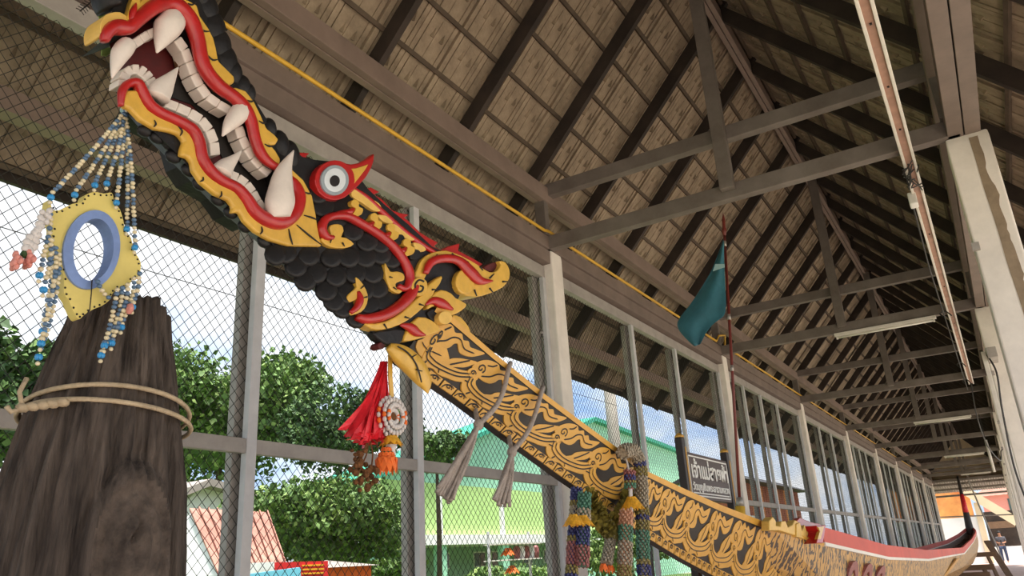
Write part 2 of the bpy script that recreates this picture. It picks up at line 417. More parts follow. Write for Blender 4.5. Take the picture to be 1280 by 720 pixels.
def fence(y0, muls, layers):
    root = empty('mesh_panel', (XL, y0+2.5, .95), 'grey steel framed wire mesh panel between two white columns', 'fence panel', 'wire mesh panels of the wall')
    ya, yb = y0+.2, y0+S
    m = MB(); m.box((XL-.03, ya, 3.95), (XL+.04, yb, 4.06)); m.build('top_rail', 'steel_dark', root, bevel=.004)
    m = MB(); m.box((XL-.03, ya, .95), (XL+.04, yb, 1.0)); m.build('bottom_rail', 'steel_dark', root, bevel=.004)
    for y in muls:
        m = MB(); m.box((XL+.005, y-.03, 1.0), (XL+.045, y+.03, 3.95)); mu = m.build('mullion', 'steel', root, bevel=.004)
        m = MB(); m.box((XL-.075, y-.055, 1.0), (XL-.025, y+.04, 3.95)); m.build('back_post', 'steel_dark', mu, bevel=.004)
    for y, s in ((ya, 1), (yb, -1)):
        m = MB(); m.box((XL+.005, min(y, y+s*.05), 1.0), (XL+.045, max(y, y+s*.05), 3.95)); mu = m.build('jamb', 'steel', root, bevel=.004)
        m = MB(); m.box((XL-.075, min(y+s*.02, y+s*.12), 1.0), (XL-.025, max(y+s*.02, y+s*.12), 3.95)); m.build('back_post', 'steel_dark', mu, bevel=.004)
    ys = [ya+.05] + [y for y in muls] + [yb-.05]
    for a, b in zip(ys, ys[1:]):
        m = MB(); m.box((XL+.0, a+(.03 if a in muls else 0), 2.165), (XL+.04, b-(.03 if b in muls else 0), 2.235)); m.build('mid_rail', 'steel_dark', root, bevel=.004)
    m = MB(); wires(m, ya, yb, 1.0, 3.95, XL-.01)
    
    m.build('wire_mesh', 'wire', root, kind='stuff')
    return root
f0 = fence(Y1-S, [1.02, 2.57, 3.88], 2)
copy_tree(f0, (0, -S, 0))['label'] = 'grey steel framed wire mesh panel short of the stump'
f0['label'] = 'grey framed wire mesh panel behind the stump and the red tassel'
f1 = fence(Y1, [7.62, 8.95], 1); f1['label'] = 'grey framed wire mesh panel behind the bead garlands and the sign board'
f2 = fence(Y1+S, [11.9, 12.9, 14.0], 1)
for k in range(2, 8): copy_tree(f1 if k % 2 == 0 else f2, (0, S*(k-0 if k % 2 == 0 else k-1), 0))['label'] = 'grey steel framed wire mesh panel between two white columns'
m = MB(); m.tube([(-2.90, YB, 4.325), (-2.90, 5.55, 4.325), (-2.90, 5.62, 4.34), (-2.90, 5.8, 4.34), (-2.90, 5.86, 4.325), (-2.90, 10.4, 4.325), (-2.88, 10.5, 4.42), (-2.84, 10.65, 4.45), (-2.9, 10.8, 4.33), (-2.90, 40, 4.325)], .014, 8)
m.build('yellow_conduit', 'yellow_pipe', smooth=True, label='thin yellow conduit pipe running along the eaves beam', cat='pipe')

# end of the hall: lean-to roof and beams
m = MB()
for k in range(40):
    x = -3.6 + k*.115
    m.add([(x, 46.0, 4.30), (x+.0575, 46.0, 4.26), (x+.0575, 50.5, 3.86), (x, 50.5, 3.90)], [(0,1,2,3)]); m.add([(x+.0575, 46.0, 4.26), (x+.115, 46.0, 4.30), (x+.115, 50.5, 3.90), (x+.0575, 50.5, 3.86)], [(0,1,2,3)])
lt = empty('ceiling_end', (-1.35, 48, 3.9), kind='structure', label='corrugated lean-to roof at the far end of the hall', cat='roof')
m.build('corrugated_sheet', 'grey_roof', lt)
for y, z in ((46.2, 4.14), (48.0, 3.98), (50.2, 3.74)):
    m = MB(); m.box((-3.6, y, z-.1), (1.0, y+.1, z)); m.build('crossbeam', 'beam', lt)

m = MB(); zz = 4.32
m.poly([(XM-(6.75-zz)/TT, 46.9, zz), (XM+(6.75-zz)/TT, 46.9, zz), (XM, 46.9, 6.72)], (0, .08, 0)); m.build('wall_end', 'cream_wall', kind='structure', label='cream gable panel closing the far end of the roof', cat='wall')

# ================================================================== DRAGON BOAT
XC = -1.45
boat = empty('dragon_boat', (XC, 20, .0), 'long carved dragon boat with a fanged naga head and gilded black hull', 'boat')
st_px = [((545,385),(500,452),-1.375,-1.435), ((566,399),(522,466),-1.37,-1.435), ((619,445),(570,499),-1.365,-1.435), ((680,494),(632,546),-1.36,-1.435), ((735,535),(698,594),-1.355,-1.435),
         ((783,570),(762,638),-1.352,-1.435), ((808,590),(803,669),-1.345,-1.435), ((855,612),(850,698),-1.315,-1.435), ((900,632),(895,722),-1.28,-1.43), ((960,655),(955,752),-1.22,-1.41), ((1030,680),(1025,782),-1.12,-1.36)]
ST = [(atx(*a, xa), atx(*b, xb)) for a, b, xa, xb in st_px]
ST += [(Vector((-1.0,8.02,1.448)), Vector((-1.27,8.02,.98))), (Vector((-.95,11.15,1.347)), Vector((-1.22,11.15,.84))), (Vector((-.93,18.8,1.262)), Vector((-1.18,18.8,.80))),
       (Vector((-1.10,28.6,1.39)), Vector((-1.23,28.6,.80))), (Vector((-1.17,34,1.55)), Vector((-1.28,34,.93))), (Vector((-1.21,36.5,1.66)), Vector((-1.34,36.5,1.12))), (Vector((-1.30,37.6,1.76)), Vector((-1.40,37.6,1.42)))]
def flank(s, t):
    i = max(0, min(int(s), len(ST)-2)); f = s-i
    T = ST[i][0].lerp(ST[i+1][0], f); B = ST[i][1].lerp(ST[i+1][1], f)
    return B.lerp(T, t)
def s_at_px(px, t=.45):
    a, b = 0., 11.
    for _ in range(40):
        m = (a+b)/2
        if proj(flank(m, t))[0] < px: a = m
        else: b = m
    return a
def mir(p): return Vector((2*XC-p.x, p.y, p.z))
m = MB(); vs = []; NS = len(ST)
for i, (T, B) in enumerate(ST):
    Mx = B.lerp(T, .5) + Vector((.0 if i <= 9 else .06, 0, -.02 if i > 9 else 0))
    K = Vector((XC, B.y, B.z-(.012 if i < 9 else .06)))
    vs += [T, Mx, B, K, mir(B), mir(Mx), mir(T)]
fs = []; mi = []
for i in range(NS-1):
    for j in range(6):
        m_ = 0 if i <= 8 else (1 if j in (0, 1, 4, 5) else 2)
        fs.append((i*7+j, i*7+j+1, (i+1)*7+j+1, (i+1)*7+j)); mi.append(m_)
    if i < 10: fs.append((i*7+6, i*7, (i+1)*7, (i+1)*7+6)); mi.append(3)
fs.append(tuple(range(7))); mi.append(0); fs.append(tuple(range((NS-1)*7, NS*7))[::-1]); mi.append(2)
m.v = [Vector(v) for v in vs]; m.f = [list(f) for f in fs]; m.mi = mi
# far flank: gilded flames, painted
hm = bpy.data.materials.new('gilded_flames'); hm.use_nodes = True; n = hm.node_tree; b = n.nodes['Principled BSDF']; b.inputs['Roughness'].default_value = .5
t_ = n.nodes.new('ShaderNodeTexCoord'); mp_ = n.nodes.new('ShaderNodeMapping'); mp_.inputs['Scale'].default_value = (1, 1.3, 1)
wv = n.nodes.new('ShaderNodeTexWave'); wv.bands_direction = 'Y'; wv.inputs['Scale'].default_value = 3.4; wv.inputs['Distortion'].default_value = 14; wv.inputs['Detail'].default_value = 3; wv.inputs['Detail Scale'].default_value = 2.2
rp = n.nodes.new('ShaderNodeValToRGB'); rp.color_ramp.elements[0].position = .22; rp.color_ramp.elements[0].color = srgb((62, 46, 36)); rp.color_ramp.elements[1].position = .42; rp.color_ramp.elements[1].color = srgb((190, 144, 70))
n.links.new(t_.outputs['Object'], mp_.inputs[0]); n.links.new(mp_.outputs[0], wv.inputs['Vector']); n.links.new(wv.outputs[0], rp.inputs[0]); n.links.new(rp.outputs[0], b.inputs['Base Color'])
M['gilded_flames'] = hm
mat('hull_brown', (128, 88, 70), .7, .2, 3)
hull = m.build('hull', ['black_flat', 'gilded_flames', 'hull_brown', 'gold_flat'], boat, fixn=True)
# interior and boards of the open boat
m = MB(); vs = []; fs = []
for i in range(10, NS):
    T, B = ST[i]; a = T + Vector((-.03, 0, -.005)); f = Vector((min(B.x-.02, XC+.3), B.y, B.z+.18 if i < NS-1 else T.z-.05)); vs += [a, f, mir(f), mir(a)]
for i in range(NS-11):
    for j in range(3): fs.append((i*4+j, (i+1)*4+j, (i+1)*4+j+1, i*4+j+1))
m.add(vs, fs); m.build('interior', 'deck_wood', hull)
def sheer(side, z0, z1, out, i0, i1, mt, name):
    m = MB(); vs = []; fs = []; pts = []
    for i in range(i0, i1): 
        for k in range(4): pts.append(flank(i+k/4, 1))
    pts.append(flank(i1, 1))
    for p in pts:
        q = p if side > 0 else mir(p); vs += [q+Vector((side*out,0,z0)), q+Vector((side*out,0,z1)), q+Vector((-side*.035,0,z1)), q+Vector((-side*.035,0,z0))]
    for i in range(len(pts)-1):
        for j in range(4): fs.append((i*4+j, i*4+(j+1)%4, (i+1)*4+(j+1)%4, (i+1)*4+j))
    fs.append((0,1,2,3)); fs.append(tuple(range(len(vs)-4, len(vs)))[::-1]); m.add(vs, fs); return m.build(name, mt, boat, fixn=True)
for sd in (1, -1):
    sheer(sd, .012, .115, .006, 10, NS-1, 'gunwale_red', 'gunwale_board')
    sheer(sd, -.012, .012, .010, 10, NS-1, 'banner_white', 'gunwale_line')
for y in [12+1.15*k for k in range(21)]:
    s = next(i for i in range(NS-1) if ST[i][0].y <= y < ST[i+1][0].y); f = (y-ST[s][0].y)/(ST[s+1][0].y-ST[s][0].y); T = flank(s+f, .78)
    m = MB(); m.box((2*XC-T.x+.02, y, T.z-.03), (T.x-.02, y+.18, T.z)); m.build('thwart', 'deck_wood', boat, bevel=.005)
# gold capping on the neck
m = MB(); vs = []; fs = []
ss = [i/3 for i in range(0, 31)]
for s in ss:
    T = flank(s, 1); q = flank(s, .925); vs += [q+Vector((.004,0,0)), T+Vector((.005,0,.003)), mir(T)+Vector((-.005,0,.003)), mir(q)+Vector((-.004,0,0))]
for i in range(len(ss)-1):
    for j in range(3): fs.append((i*4+j, i*4+j+1, (i+1)*4+j+1, (i+1)*4+j))
m.add(vs, fs); m.build('gold_capping', 'gold_flat', hull, fixn=True)

# gilded scroll motifs, laid on the flank
def flat_on(m, cells, pts, lift, mi=0, closed=True, n=4):
    """pts (u,v) in the cell -> outline just proud of the flank"""
    s0, s1 = cells
    P = cr_spline([(u, v, 0) for u, v in pts], n, True) if n else [Vector((u, v, 0)) for u, v in pts]
    W = [flank(s0+(s1-s0)*p.x, .15+.77*p.y) + Vector((lift, 0, 0)) for p in P]
    m.poly(W, (-lift-.002, 0, 0), mi)
def line_on(m, cells, pts, wd, lift, mi=1, n=5):
    s0, s1 = cells
    P = cr_spline([(u, v, 0) for u, v in pts], n)
    W = [flank(s0+(s1-s0)*p.x, .15+.77*p.y) + Vector((lift, 0, 0)) for p in P]
    vs = []; fs = []
    for i, p in enumerate(W):
        t = (W[min(i+1, len(W)-1)]-W[max(i-1, 0)]).normalized(); s = t.cross(Vector((1,0,0))).normalized()*wd
        e = .4 if i in (0, len(W)-1) else 1
        vs += [p+s*e, p-s*e]
    for i in range(len(W)-1): fs.append((2*i, 2*i+1, 2*i+3, 2*i+2))
    m.add(vs, fs, mi)
def spiral(c, r, turns=1.3, a0=0, n=12, asp=1.0, sgn=1):
    return [(c[0]+asp*r*(1-k/n*.85)*math.cos(a0+sgn*turns*2*PI*k/n), c[1]+r*(1-k/n*.85)*math.sin(a0+sgn*turns*2*PI*k/n)) for k in range(n+1)]
BAND = [(-.04,.46),(-.16,.36),(-.17,.17),(-.05,.02),(.14,-.02),(.28,.03),(.42,.0),(.60,.05),(.78,.11),(.95,.24),(1.04,.40),(.99,.51),(.90,.52),(.80,.42),(.64,.33),(.44,.27),(.24,.24),(.10,.29),(.04,.38),(.04,.45)]
LEAF = [(-.22,.58),(-.19,.74),(-.09,.88),(.04,.96),(.16,.98),(.24,.91),(.34,.98),(.42,.90),(.50,.95),(.58,.88),(.68,.92),(.84,.98),(.78,.84),(.70,.73),(.60,.66),(.50,.64),(.43,.70),(.38,.76),(.33,.70),(.31,.60),(.25,.51),(.14,.47),(.02,.47),(-.12,.50)]
FLAME = [(.32,.25),(.41,.34),(.45,.44),(.54,.53),(.62,.59),(.84,.72),(.79,.57),(.73,.46),(.64,.38),(.54,.30),(.42,.24)]
def motif(c, big=1.0):
    m = MB()
    flat_on(m, c, LEAF, .003); flat_on(m, c, FLAME, .003)
    flat_on(m, c, BAND, .0045)
    flat_on(m, c, [(.90+.10*math.cos(a*PI/4), .46+.10*math.sin(a*PI/4)) for a in range(8)], .006, n=2)
    w = .0026*big
    for d in (.33, .66):
        line_on(m, c, [(a[0]*(1-d)+b_[0]*d, a[1]*(1-d)+b_[1]*d) for a, b_ in zip([(-.17,.34),(-.1,.12),(.15,.0),(.5,.04),(.78,.14),(1.0,.34)], [(.04,.38),(.10,.29),(.3,.26),(.5,.29),(.68,.36),(.82,.46)])], w, .0062)
    line_on(m, c, spiral((-.04,.66), .12, 1.25, -.6, asp=.75), w, .0047); line_on(m, c, spiral((.90,.46), .06, 1.2, 0, asp=.9), w, .0076)
    line_on(m, c, [(.06,.52),(.18,.64),(.26,.80),(.38,.86),(.52,.76),(.70,.82)], w, .0047)
    line_on(m, c, [(.02,.80),(.10,.86),(.14,.95)], w, .0047); line_on(m, c, [(.48,.30),(.57,.42),(.64,.52),(.72,.64)], w, .0047)
    line_on(m, c, [(-.16,.22),(-.05,.24)], w, .0062); line_on(m, c, [(.06,.0),(.1,.08)], w, .0062); line_on(m, c, [(.4,.02),(.36,.1)], w, .0062)
    return m.build('gilded_scroll', ['gold_flat', 'ink'], hull, tri=True)
kn = [540, 592, 646, 697, 742, 781, 806, 830, 859, 890, 919, 946, 970]
KS = [s_at_px(p) for p in kn]
for a, b_ in zip(KS, KS[1:]): motif((a, b_))
c0 = (s_at_px(528, .5), s_at_px(560, .5))
m = MB(); flat_on(m, c0, [(.0,.2),(-.1,.45),(.0,.7),(.3,.95),(.62,1.12),(.55,.9),(.7,.68),(.95,.5),(1.1,.3),(.8,.2),(.5,.1)], .0028)
line_on(m, c0, spiral((.5,.5), .17, 1.3, 0), .0028, .0045); line_on(m, c0, [(.1,.35),(.3,.3),(.6,.28),(.9,.34)], .0024, .0045); line_on(m, c0, [(.1,.7),(.22,.66)], .0024, .0045)
m.build('gilded_leaf', ['gold_flat', 'ink'], hull, tri=True)
# dense flame panel next to the border lines
for a, b_ in ((972, 994),):
    for k in range(3):
        c = (s_at_px(a+(b_-a)*k/3, .4), s_at_px(a+(b_-a)*(k+1)/3, .4)); m = MB()
        flat_on(m, c, [(.5,0),(.95,.1),(.7,.25),(.95,.4),(.75,.55),(.85,.75),(.5,1),(.35,.8),(.1,.7),(.35,.5),(.05,.4),(.3,.25),(.1,.1)], .004); m.build('gilded_flame', 'gold_flat', hull, tri=True)
for px in (972, 996):
    s = s_at_px(px, .5); m = MB(); W = [flank(s, .02), flank(s, .97), flank(s+.045, .97), flank(s+.045, .02)]; m.poly([p+Vector((.006,0,0)) for p in W], (-.008,0,0)); m.build('gold_band', 'gold_flat', hull)
for k, (px, col) in enumerate(((1004, 'gilded'), (1014, 'teal_pale'), (1022, 'gilded'))):
    c = (s_at_px(px, .6), s_at_px(px+9, .6)); m = MB(); flat_on(m, c, [(.2,.1),(.9,.2),(.6,.4),(1.,.6),(.6,.7),(.7,.98),(.3,.85),(.1,.6),(.35,.4)], .004); m.build('painted_figure', 'gold_flat' if col == 'gilded' else col, hull, tri=True)
# border squares
sA, sB = s_at_px(533, .07), s_at_px(968, .07)
L = 0; s = sA; P = flank(s, .07); marks = [s]; 
while s < sB:
    s += .004; Q = flank(s, .07)
    if (Q-P).length > .074: marks.append(s); P = Q
for a, b_ in zip(marks, marks[1:]):
    m = MB(); g_ = (b_-a)*.06
    W = [flank(a+g_, .005), flank(b_-g_, .005), flank(b_-g_, .135), flank(a+g_, .135)]; m.poly([p+Vector((.004,0,0)) for p in W], (-.006,0,0))
    for q in (spiral((.5,.55), .3, 1.25, -.4, asp=.75), [(.15,.05),(.22,.5),(.5,.9),(.8,.75)]):
        pts = cr_spline([(u, v, 0) for u, v in q], 2); W = [flank(a+(b_-a)*p.x, .005+.13*p.y)+Vector((.0055,0,0)) for p in pts]; vs = []; fs = []
        for i, p in enumerate(W):
            t = (W[min(i+1, len(W)-1)]-W[max(i-1, 0)]).normalized(); sd_ = t.cross(Vector((1,0,0))).normalized()*.002; vs += [p+sd_, p-sd_]
        m.add(vs, [(2*i, 2*i+1, 2*i+3, 2*i+2) for i in range(len(W)-1)], 1)
    m.build('border_square', ['gold_flat', 'ink'], hull)
# diagonal gold line and painted flames beyond, stern post, trestles
m = MB(); W = [atx(*p, -.985)+Vector((.03,0,0)) for p in ((1148,712),(1154,712),(1118,726),(1110,726))]
P = [flank(12.0+.6, .9), flank(12.7, .9), flank(12.2, .05), flank(12.06, .05)]; m.poly([p+Vector((.065,0,-.01)) for p in P], (-.03,0,0)); m.build('gold_band', 'gold_flat', hull)
for k, (s, c) in enumerate(((10.35,'bead_rose'),(10.6,'bead_rose'),(10.85,'bead_rose'))):
    m = MB(); pts = [flank(s+.10*math.cos(a*PI/8), .45+.42*math.sin(a*PI/8))+Vector((.05,0,-.01)) for a in range(9)] + [flank(s+.05*math.cos(a*PI/8), .45+.3*math.sin(a*PI/8))+Vector((.05,0,-.01)) for a in range(8,-1,-1)]
    m.poly(pts, (-.06,0,0)); m.build('painted_arch', c, hull, tri=True)
q0 = aty(1206, 667, 37.7); q1 = aty(1203, 592, 38.3); q0.x = XC; q1.x = XC
m = MB(); m.tube([(XC, 37.35, 1.3), (XC, 37.5, 1.75), (XC, 37.75, 2.3), (XC, 37.9, 3.1), (XC, 38.0, 3.95)], [.16, .15, .12, .075, .04], 8); m.build('stern_post', 'dark_metal', boat, smooth=True)
m = MB(); m.tube([(XC+.0, 37.64, 2.5), (XC, 37.72, 2.8), (XC, 37.8, 3.2)], [.11, .095, .075], 8); m.build('red_cloth', 'ribbon_red', boat, smooth=True)
GT = 'wooden trestles under the boat'
for k, y in enumerate((8.6, 13.0, 18.0, 23.5, 29.0, 35.5)):
    s = next(i for i in range(NS-1) if ST[i][0].y <= y < ST[i+1][0].y); f = (y-ST[s][0].y)/(ST[s+1][0].y-ST[s][0].y); B = flank(s+f, 0)
    zt = B.z-.07
    tro = empty('trestle', (XC, y, 0), 'rough wooden trestle carrying the dragon boat hull', 'trestle', GT)
    m = MB(); m.box((XC-.75, y-.08, zt-.16), (XC+.75, y+.08, zt)); m.build('crossbar', 'wood_cut', tro, bevel=.01)
    for sx in (-1, 1):
        for sy in (-1, 1):
            m = MB(); m.bar((XC+sx*.45, y, zt-.14), (XC+sx*.62, y+sy*.32, 0.0), .09, .09); m.build('leg', 'wood_cut', tro)
m = MB(); m.bar(Vector((-.95, 37.2, 1.35)), Vector((-.45, 36.0, 0.03)), .22, .06); m.build('leaning_plank', 'wood_cut', label='grey wooden plank leaning against the stern of the boat', cat='plank')

# carved crest standing on the fore deck
cr_ = MB(); 
def deck(px, h): return atx(px, 0, -1.3)
crest_px = [(962,668),(962,656),(966,651),(970,656),(970,662),(976,663),(977,657),(982,656),(985,664),(991,661),(994,655),(998,657),(1000,676),(990,673),(975,668)]
X_CR = -1.17
W = [atx(a, b_-5, X_CR) for a, b_ in crest_px]; cr_.poly(W, (-.05,0,0)); cre = cr_.build('deck_crest', 'gold_pale', boat, tri=True, bevel=.006)
m = MB(); W = [atx(a, b_-5, X_CR+.01) for a, b_ in [(996,676),(996,660),(1000,658),(1003,669),(1006,661),(1009,671),(1012,663),(1015,673),(1018,665),(1021,675),(1022,667),(1026,668),(1026,684)]]; m.poly(W, (-.07,0,0)); m.build('comb_carving', 'gold_pale', cre, tri=True, bevel=.005)
m = MB(); W = [atx(a, b_-9, X_CR-.03) for a, b_ in [(996,660),(1000,656),(1005,658),(1012,661),(1020,663),(1026,664),(1026,684),(1000,678)]]; m.poly(W, (-.04,0,0)); m.build('red_backing', 'red', cre, tri=True, bevel=.004)
m = MB(); W = [atx(a, b_-5, -1.09) for a, b_ in [(1021,684),(1024,670),(1021,662),(1033,661),(1031,672),(1029,684)]]; m.poly(W, (-.1,0,0)); m.build('end_finial', 'red', cre, tri=True, bevel=.006)
m = MB(); W = [atx(a, b_-5, -1.084) for a, b_ in [(1022,679),(1025,669),(1023,664),(1030,663),(1028,671),(1026,679)]]; m.poly(W, (-.02,0,0)); m.build('finial_face', 'gold', cre, tri=True)

# ------------------------------------------------------------------ the naga head
XH = -1.385
hb = MB()
KIN = [(478,424),(452,406),(428,384),(405,364),(384,346),(356,320),(330,296),(305,274),(272,246),(248,222),(225,196),(198,170),(172,145),(160,132)]
KOUT = [(478,434),(455,417),(430,394),(405,374),(380,355),(352,330),(325,306),(300,284),(265,254),(240,228),(215,203),(190,179),(164,148),(153,135)]
BODY = [(137,44),(135,28),(142,8),(152,-22),(200,-42),(248,-28),(262,0),(267,25),(282,58),(294,85),(300,100),(312,114),(331,145),(347,168),(362,182),(378,196),(395,200),(420,202),(445,216),(460,236),(480,255),(510,280),(540,308),(560,318),(585,332),(582,352),(570,380),(552,404),(528,424),(500,426)] + KIN + [(157,120),(163,110),(172,109),(184,130),(220,149),(243,163),(252,195),(265,215),(295,234),(312,258),(335,273),(352,262),(356,235),(345,215),(330,206),(320,192),(316,170),(308,148),(298,135),(280,124),(262,108),(250,88),(245,65),(237,42),(224,20),(205,14),(185,22),(165,38),(146,44)]
fr = [atx(a, b_, XH) for a, b_ in BODY]; nb = len(fr)
low = set(KIN) | {(137,44),(135,28),(142,8),(152,-22),(157,120),(163,110),(172,109),(500,426),(478,424)}
bk = [p + (Vector((-.13, .085, .085)) if q in low else Vector((-.13, 0, 0))) for p, q in zip(fr, BODY)]
hb.add(fr+bk, [tuple(range(nb))[::-1], tuple(range(nb, 2*nb))] + [(i, (i+1) % nb, nb+(i+1) % nb, nb+i) for i in range(nb)]); head = hb.build('head', 'black', boat, tri=True, bevel=.010, bseg=3)
m = MB(); vs = []; fs = []
for (a, b_), (c, d) in zip(KIN, KOUT):
    k = atx(c, d, XC+.012); i_ = atx(a, b_, XH+.002); mid = i_.lerp(k, .5) + Vector((.012, 0, -.004)); vs += [i_, mid, k, k+Vector((-.012,.006,.01)), i_+Vector((-.1,.06,.05)), i_+Vector((-.12,.085,.085))]
for i in range(len(KIN)-1):
    for j in range(5): fs.append((i*6+j, i*6+j+1, (i+1)*6+j+1, (i+1)*6+j))
fs.append((0,1,2,3,4,5)); fs.append(tuple(range(len(vs)-6, len(vs)))[::-1]); m.add(vs, fs); m.build('chin_keel', 'black', head, smooth=True, fixn=True)
m = MB(); m.poly([atx(a, b_, -1.435) for a, b_ in [(150,40),(200,8),(225,15),(252,75),(270,110),(305,135),(322,180),(350,212),(362,240),(345,275),(318,262),(300,240),(265,218),(246,165),(220,150),(185,135),(170,105),(160,70)]], (-.045,0,0)); m.build('mouth_lining', 'dark_red', head, tri=True)
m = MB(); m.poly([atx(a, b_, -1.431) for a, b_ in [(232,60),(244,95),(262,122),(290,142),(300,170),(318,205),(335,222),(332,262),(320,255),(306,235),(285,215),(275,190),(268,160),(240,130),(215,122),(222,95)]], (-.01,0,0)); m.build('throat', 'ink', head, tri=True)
m = MB(); m.tube([atx(a, b_, -1.42) for a, b_ in [(221,66),(225,82),(233,98),(240,112)]], [.012,.013,.013,.006], 8); m.build('tongue_moss', 'dry', head, smooth=True)
def relief(name, px, x1, depth, mt, smooth_n=0, bev=.005, parent=None, mirror=False):
    P = [(a, b_) for a, b_ in px]
    if smooth_n: P = [(v.x, v.y) for v in cr_spline([(a, b_, 0) for a, b_ in P], smooth_n, True)]
    m = MB(); m.poly([atx(a, b_, x1) for a, b_ in P], (-depth, 0, 0))
    return m.build(name, mt, parent or head, tri=True, bevel=bev, bseg=3)
def ribbon(name, px, r, xc, h, mt, n=10, sub=4, parent=None, flat=False):
    P = cr_spline([(a, b_, 0) for a, b_ in px], sub)
    if not isinstance(r, (list, tuple)): r = [r]*len(px)
    Rr = [v.x for v in cr_spline([(q, 0, 0) for q in r], sub)]
    m = MB(); vs = []; fs = []
    for i, p in enumerate(P):
        t = (P[min(i+1, len(P)-1)]-P[max(i-1, 0)]); t = t.normalized() if t.length > 1e-6 else Vector((1,0,0)); nn_ = Vector((-t.y, t.x, 0))*max(Rr[i], .15)
        c = atx(p.x, p.y, xc); e = atx(p.x+nn_.x, p.y+nn_.y, xc)-c; hh = h*max(Rr[i], .15)/max(Rr)
        for k in range(n): a = 2*PI*k/n; vs.append(c + e*math.cos(a) + Vector((hh*math.sin(a), 0, 0)))
    for i in range(len(P)-1):
        for k in range(n): k2 = (k+1) % n; fs.append((i*n+k, i*n+k2, (i+1)*n+k2, (i+1)*n+k))
    fs.append(tuple(range(n))[::-1]); fs.append(tuple(range((len(P)-1)*n, len(P)*n)))
    m.add(vs, fs); return m.build(name, mt, parent or head, smooth=True, fixn=True)
def strokes(name, lst, x, wd=1.3):
    """dark painted ticks on the gold, one small mesh each"""
    for pts in lst:
        ribbon(name, pts, [wd*.45]+[wd]*(len(pts)-2)+[wd*.45] if len(pts) > 2 else [wd, wd*.5], x, .0015, 'ink', n=6, sub=3)
# gold jaw trims
GU = [(226,-6),(247,6),(251,20),(262,36),(268,48),(271,60),(274,76),(284,86),(293,95),(294,103),(284,109),(296,109),(308,113),(318,126),(326,142),(334,160),(344,168),(349,174),(345,181),(339,181),(345,188),(351,198),(350,207),(335,206),(322,190),(316,170),(310,150),(296,128),(272,112),(256,92),(248,72),(242,45),(230,18)]
relief('gold_trim', GU, XH+.014, .016, 'gold', bev=.006)
GLo = [(160,112),(153,122),(156,134),(163,136),(176,150),(195,161),(212,164),(224,168),(230,176),(227,186),(226,194),(236,197),(240,203),(242,213),(252,228),(270,243),(286,250),(292,258),(290,266),(300,265),(306,276),(320,290),(338,300),(362,307),(403,308),(398,285),(396,270),(391,245),(380,225),(364,210),(356,212),(372,230),(376,250),(366,272),(345,282),(325,276),(308,256),(294,238),(265,222),(250,195),(246,172),(222,152),(186,136),(175,112)]
relief('gold_trim', GLo, XH+.014, .016, 'gold', bev=.006)
strokes('trim_tick', [[(250,35),(256,39),(262,39)],[(260,69),(266,75),(273,74)],[(235,4),(240,6),(245,3)],[(281,109),(288,108),(293,105)],[(309,125),(314,127),(318,125)],[(324,151),(329,154),(333,153)],[(331,180),(337,183),(342,182)],
        [(361,286),(363,296),(366,306)],[(371,281),(385,293),(402,306)],[(380,269),(390,272),(397,275)],[(381,240),(386,242),(390,241)],[(327,283),(328,289),(325,293)],[(277,239),(277,244),(274,247)],[(254,221),(254,225),(250,227)],[(223,158),(228,164),(225,170)],[(193,150),(195,155),(192,159)]], XH+.0155, 1.25)
# red lips
UL = [(131,52),(134,42),(143,34),(160,35),(175,22),(192,9),(212,4),(227,12),(239,28),(247,50),(252,75),(260,92),(275,109),(292,121),(305,134),(314,152),(319,174),(326,192),(337,204),(350,211)]
ribbon('upper_lip', UL, [5,8,9.5,9,10,10.5,9,8.5,8.5,8,7.5,7.5,7.5,7,7,6.5,6,6,5,4], XH+.012, .022, 'red')
LL = [(151,133),(153,113),(162,104),(172,105),(179,119),(187,132),(201,142),(221,151),(239,162),(248,178),(252,198),(262,214),(277,226),(295,235),(307,248),(318,265),(335,276),(352,278),(366,267),(372,248),(368,231),(359,218)]
ribbon('lower_lip', LL, [3,5,5.5,6,6.5,6.5,6.5,6.5,7,7,7,7,6.5,6.5,7,8,9,9.5,9.5,8.5,6,2], XH+.012, .022, 'red')
# teeth
def tooth_row(px, n, wd, x=XH-.004, dep=.035):
    P = cr_spline([(a, b_, 0) for a, b_ in px], 6); L = [0]
    for a, b_ in zip(P, P[1:]): L.append(L[-1]+(b_-a).length)
    def at(q):
        for i in range(len(P)-1):
            if L[i+1] >= q: return P[i].lerp(P[i+1], (q-L[i])/max(1e-6, L[i+1]-L[i]))
        return P[-1]
    for k in range(n):
        a = at(L[-1]*k/n); c = at(L[-1]*(k+1)/n); t = (c-a).normalized(); nn_ = Vector((-t.y, t.x, 0))*wd/2; gp = t*.12
        ext = random.uniform(.92, 1.08)
        W = [a+gp-nn_, c-gp-nn_, c-gp+nn_*ext, a+gp+nn_*ext]
        m = MB(); m.poly([atx(p.x, p.y, x) for p in W], (-dep, 0, 0)); m.build('tooth', 'tooth', head, bevel=.0028)
tooth_row([(160,60),(172,52),(186,43),(196,39)], 4, 12)
tooth_row([(222,48),(233,64),(240,85),(249,104),(260,120),(274,130),(288,138)], 7, 11)
tooth_row([(299,158),(304,174),(312,189),(322,202),(338,217)], 5, 11)
tooth_row([(154,108),(156,95),(164,87),(176,87),(186,96),(192,106)], 7, 13)
tooth_row([(207,128),(230,137),(249,147),(261,160),(268,176),(270,194)], 6, 12)
tooth_row([(286,217),(302,224),(314,236),(322,251),(331,263),(340,271)], 6, 11)
def fang(px, r, h=.02, x=XH+.008): ribbon('fang', px, r, x, h, 'tooth', n=12, sub=5)
fang([(161,54),(153,64),(146,80),(140,98)], [11,13,8,1.0])
fang([(214,14),(212,30),(204,48),(196,66)], [10,19,12,1.2], .026)
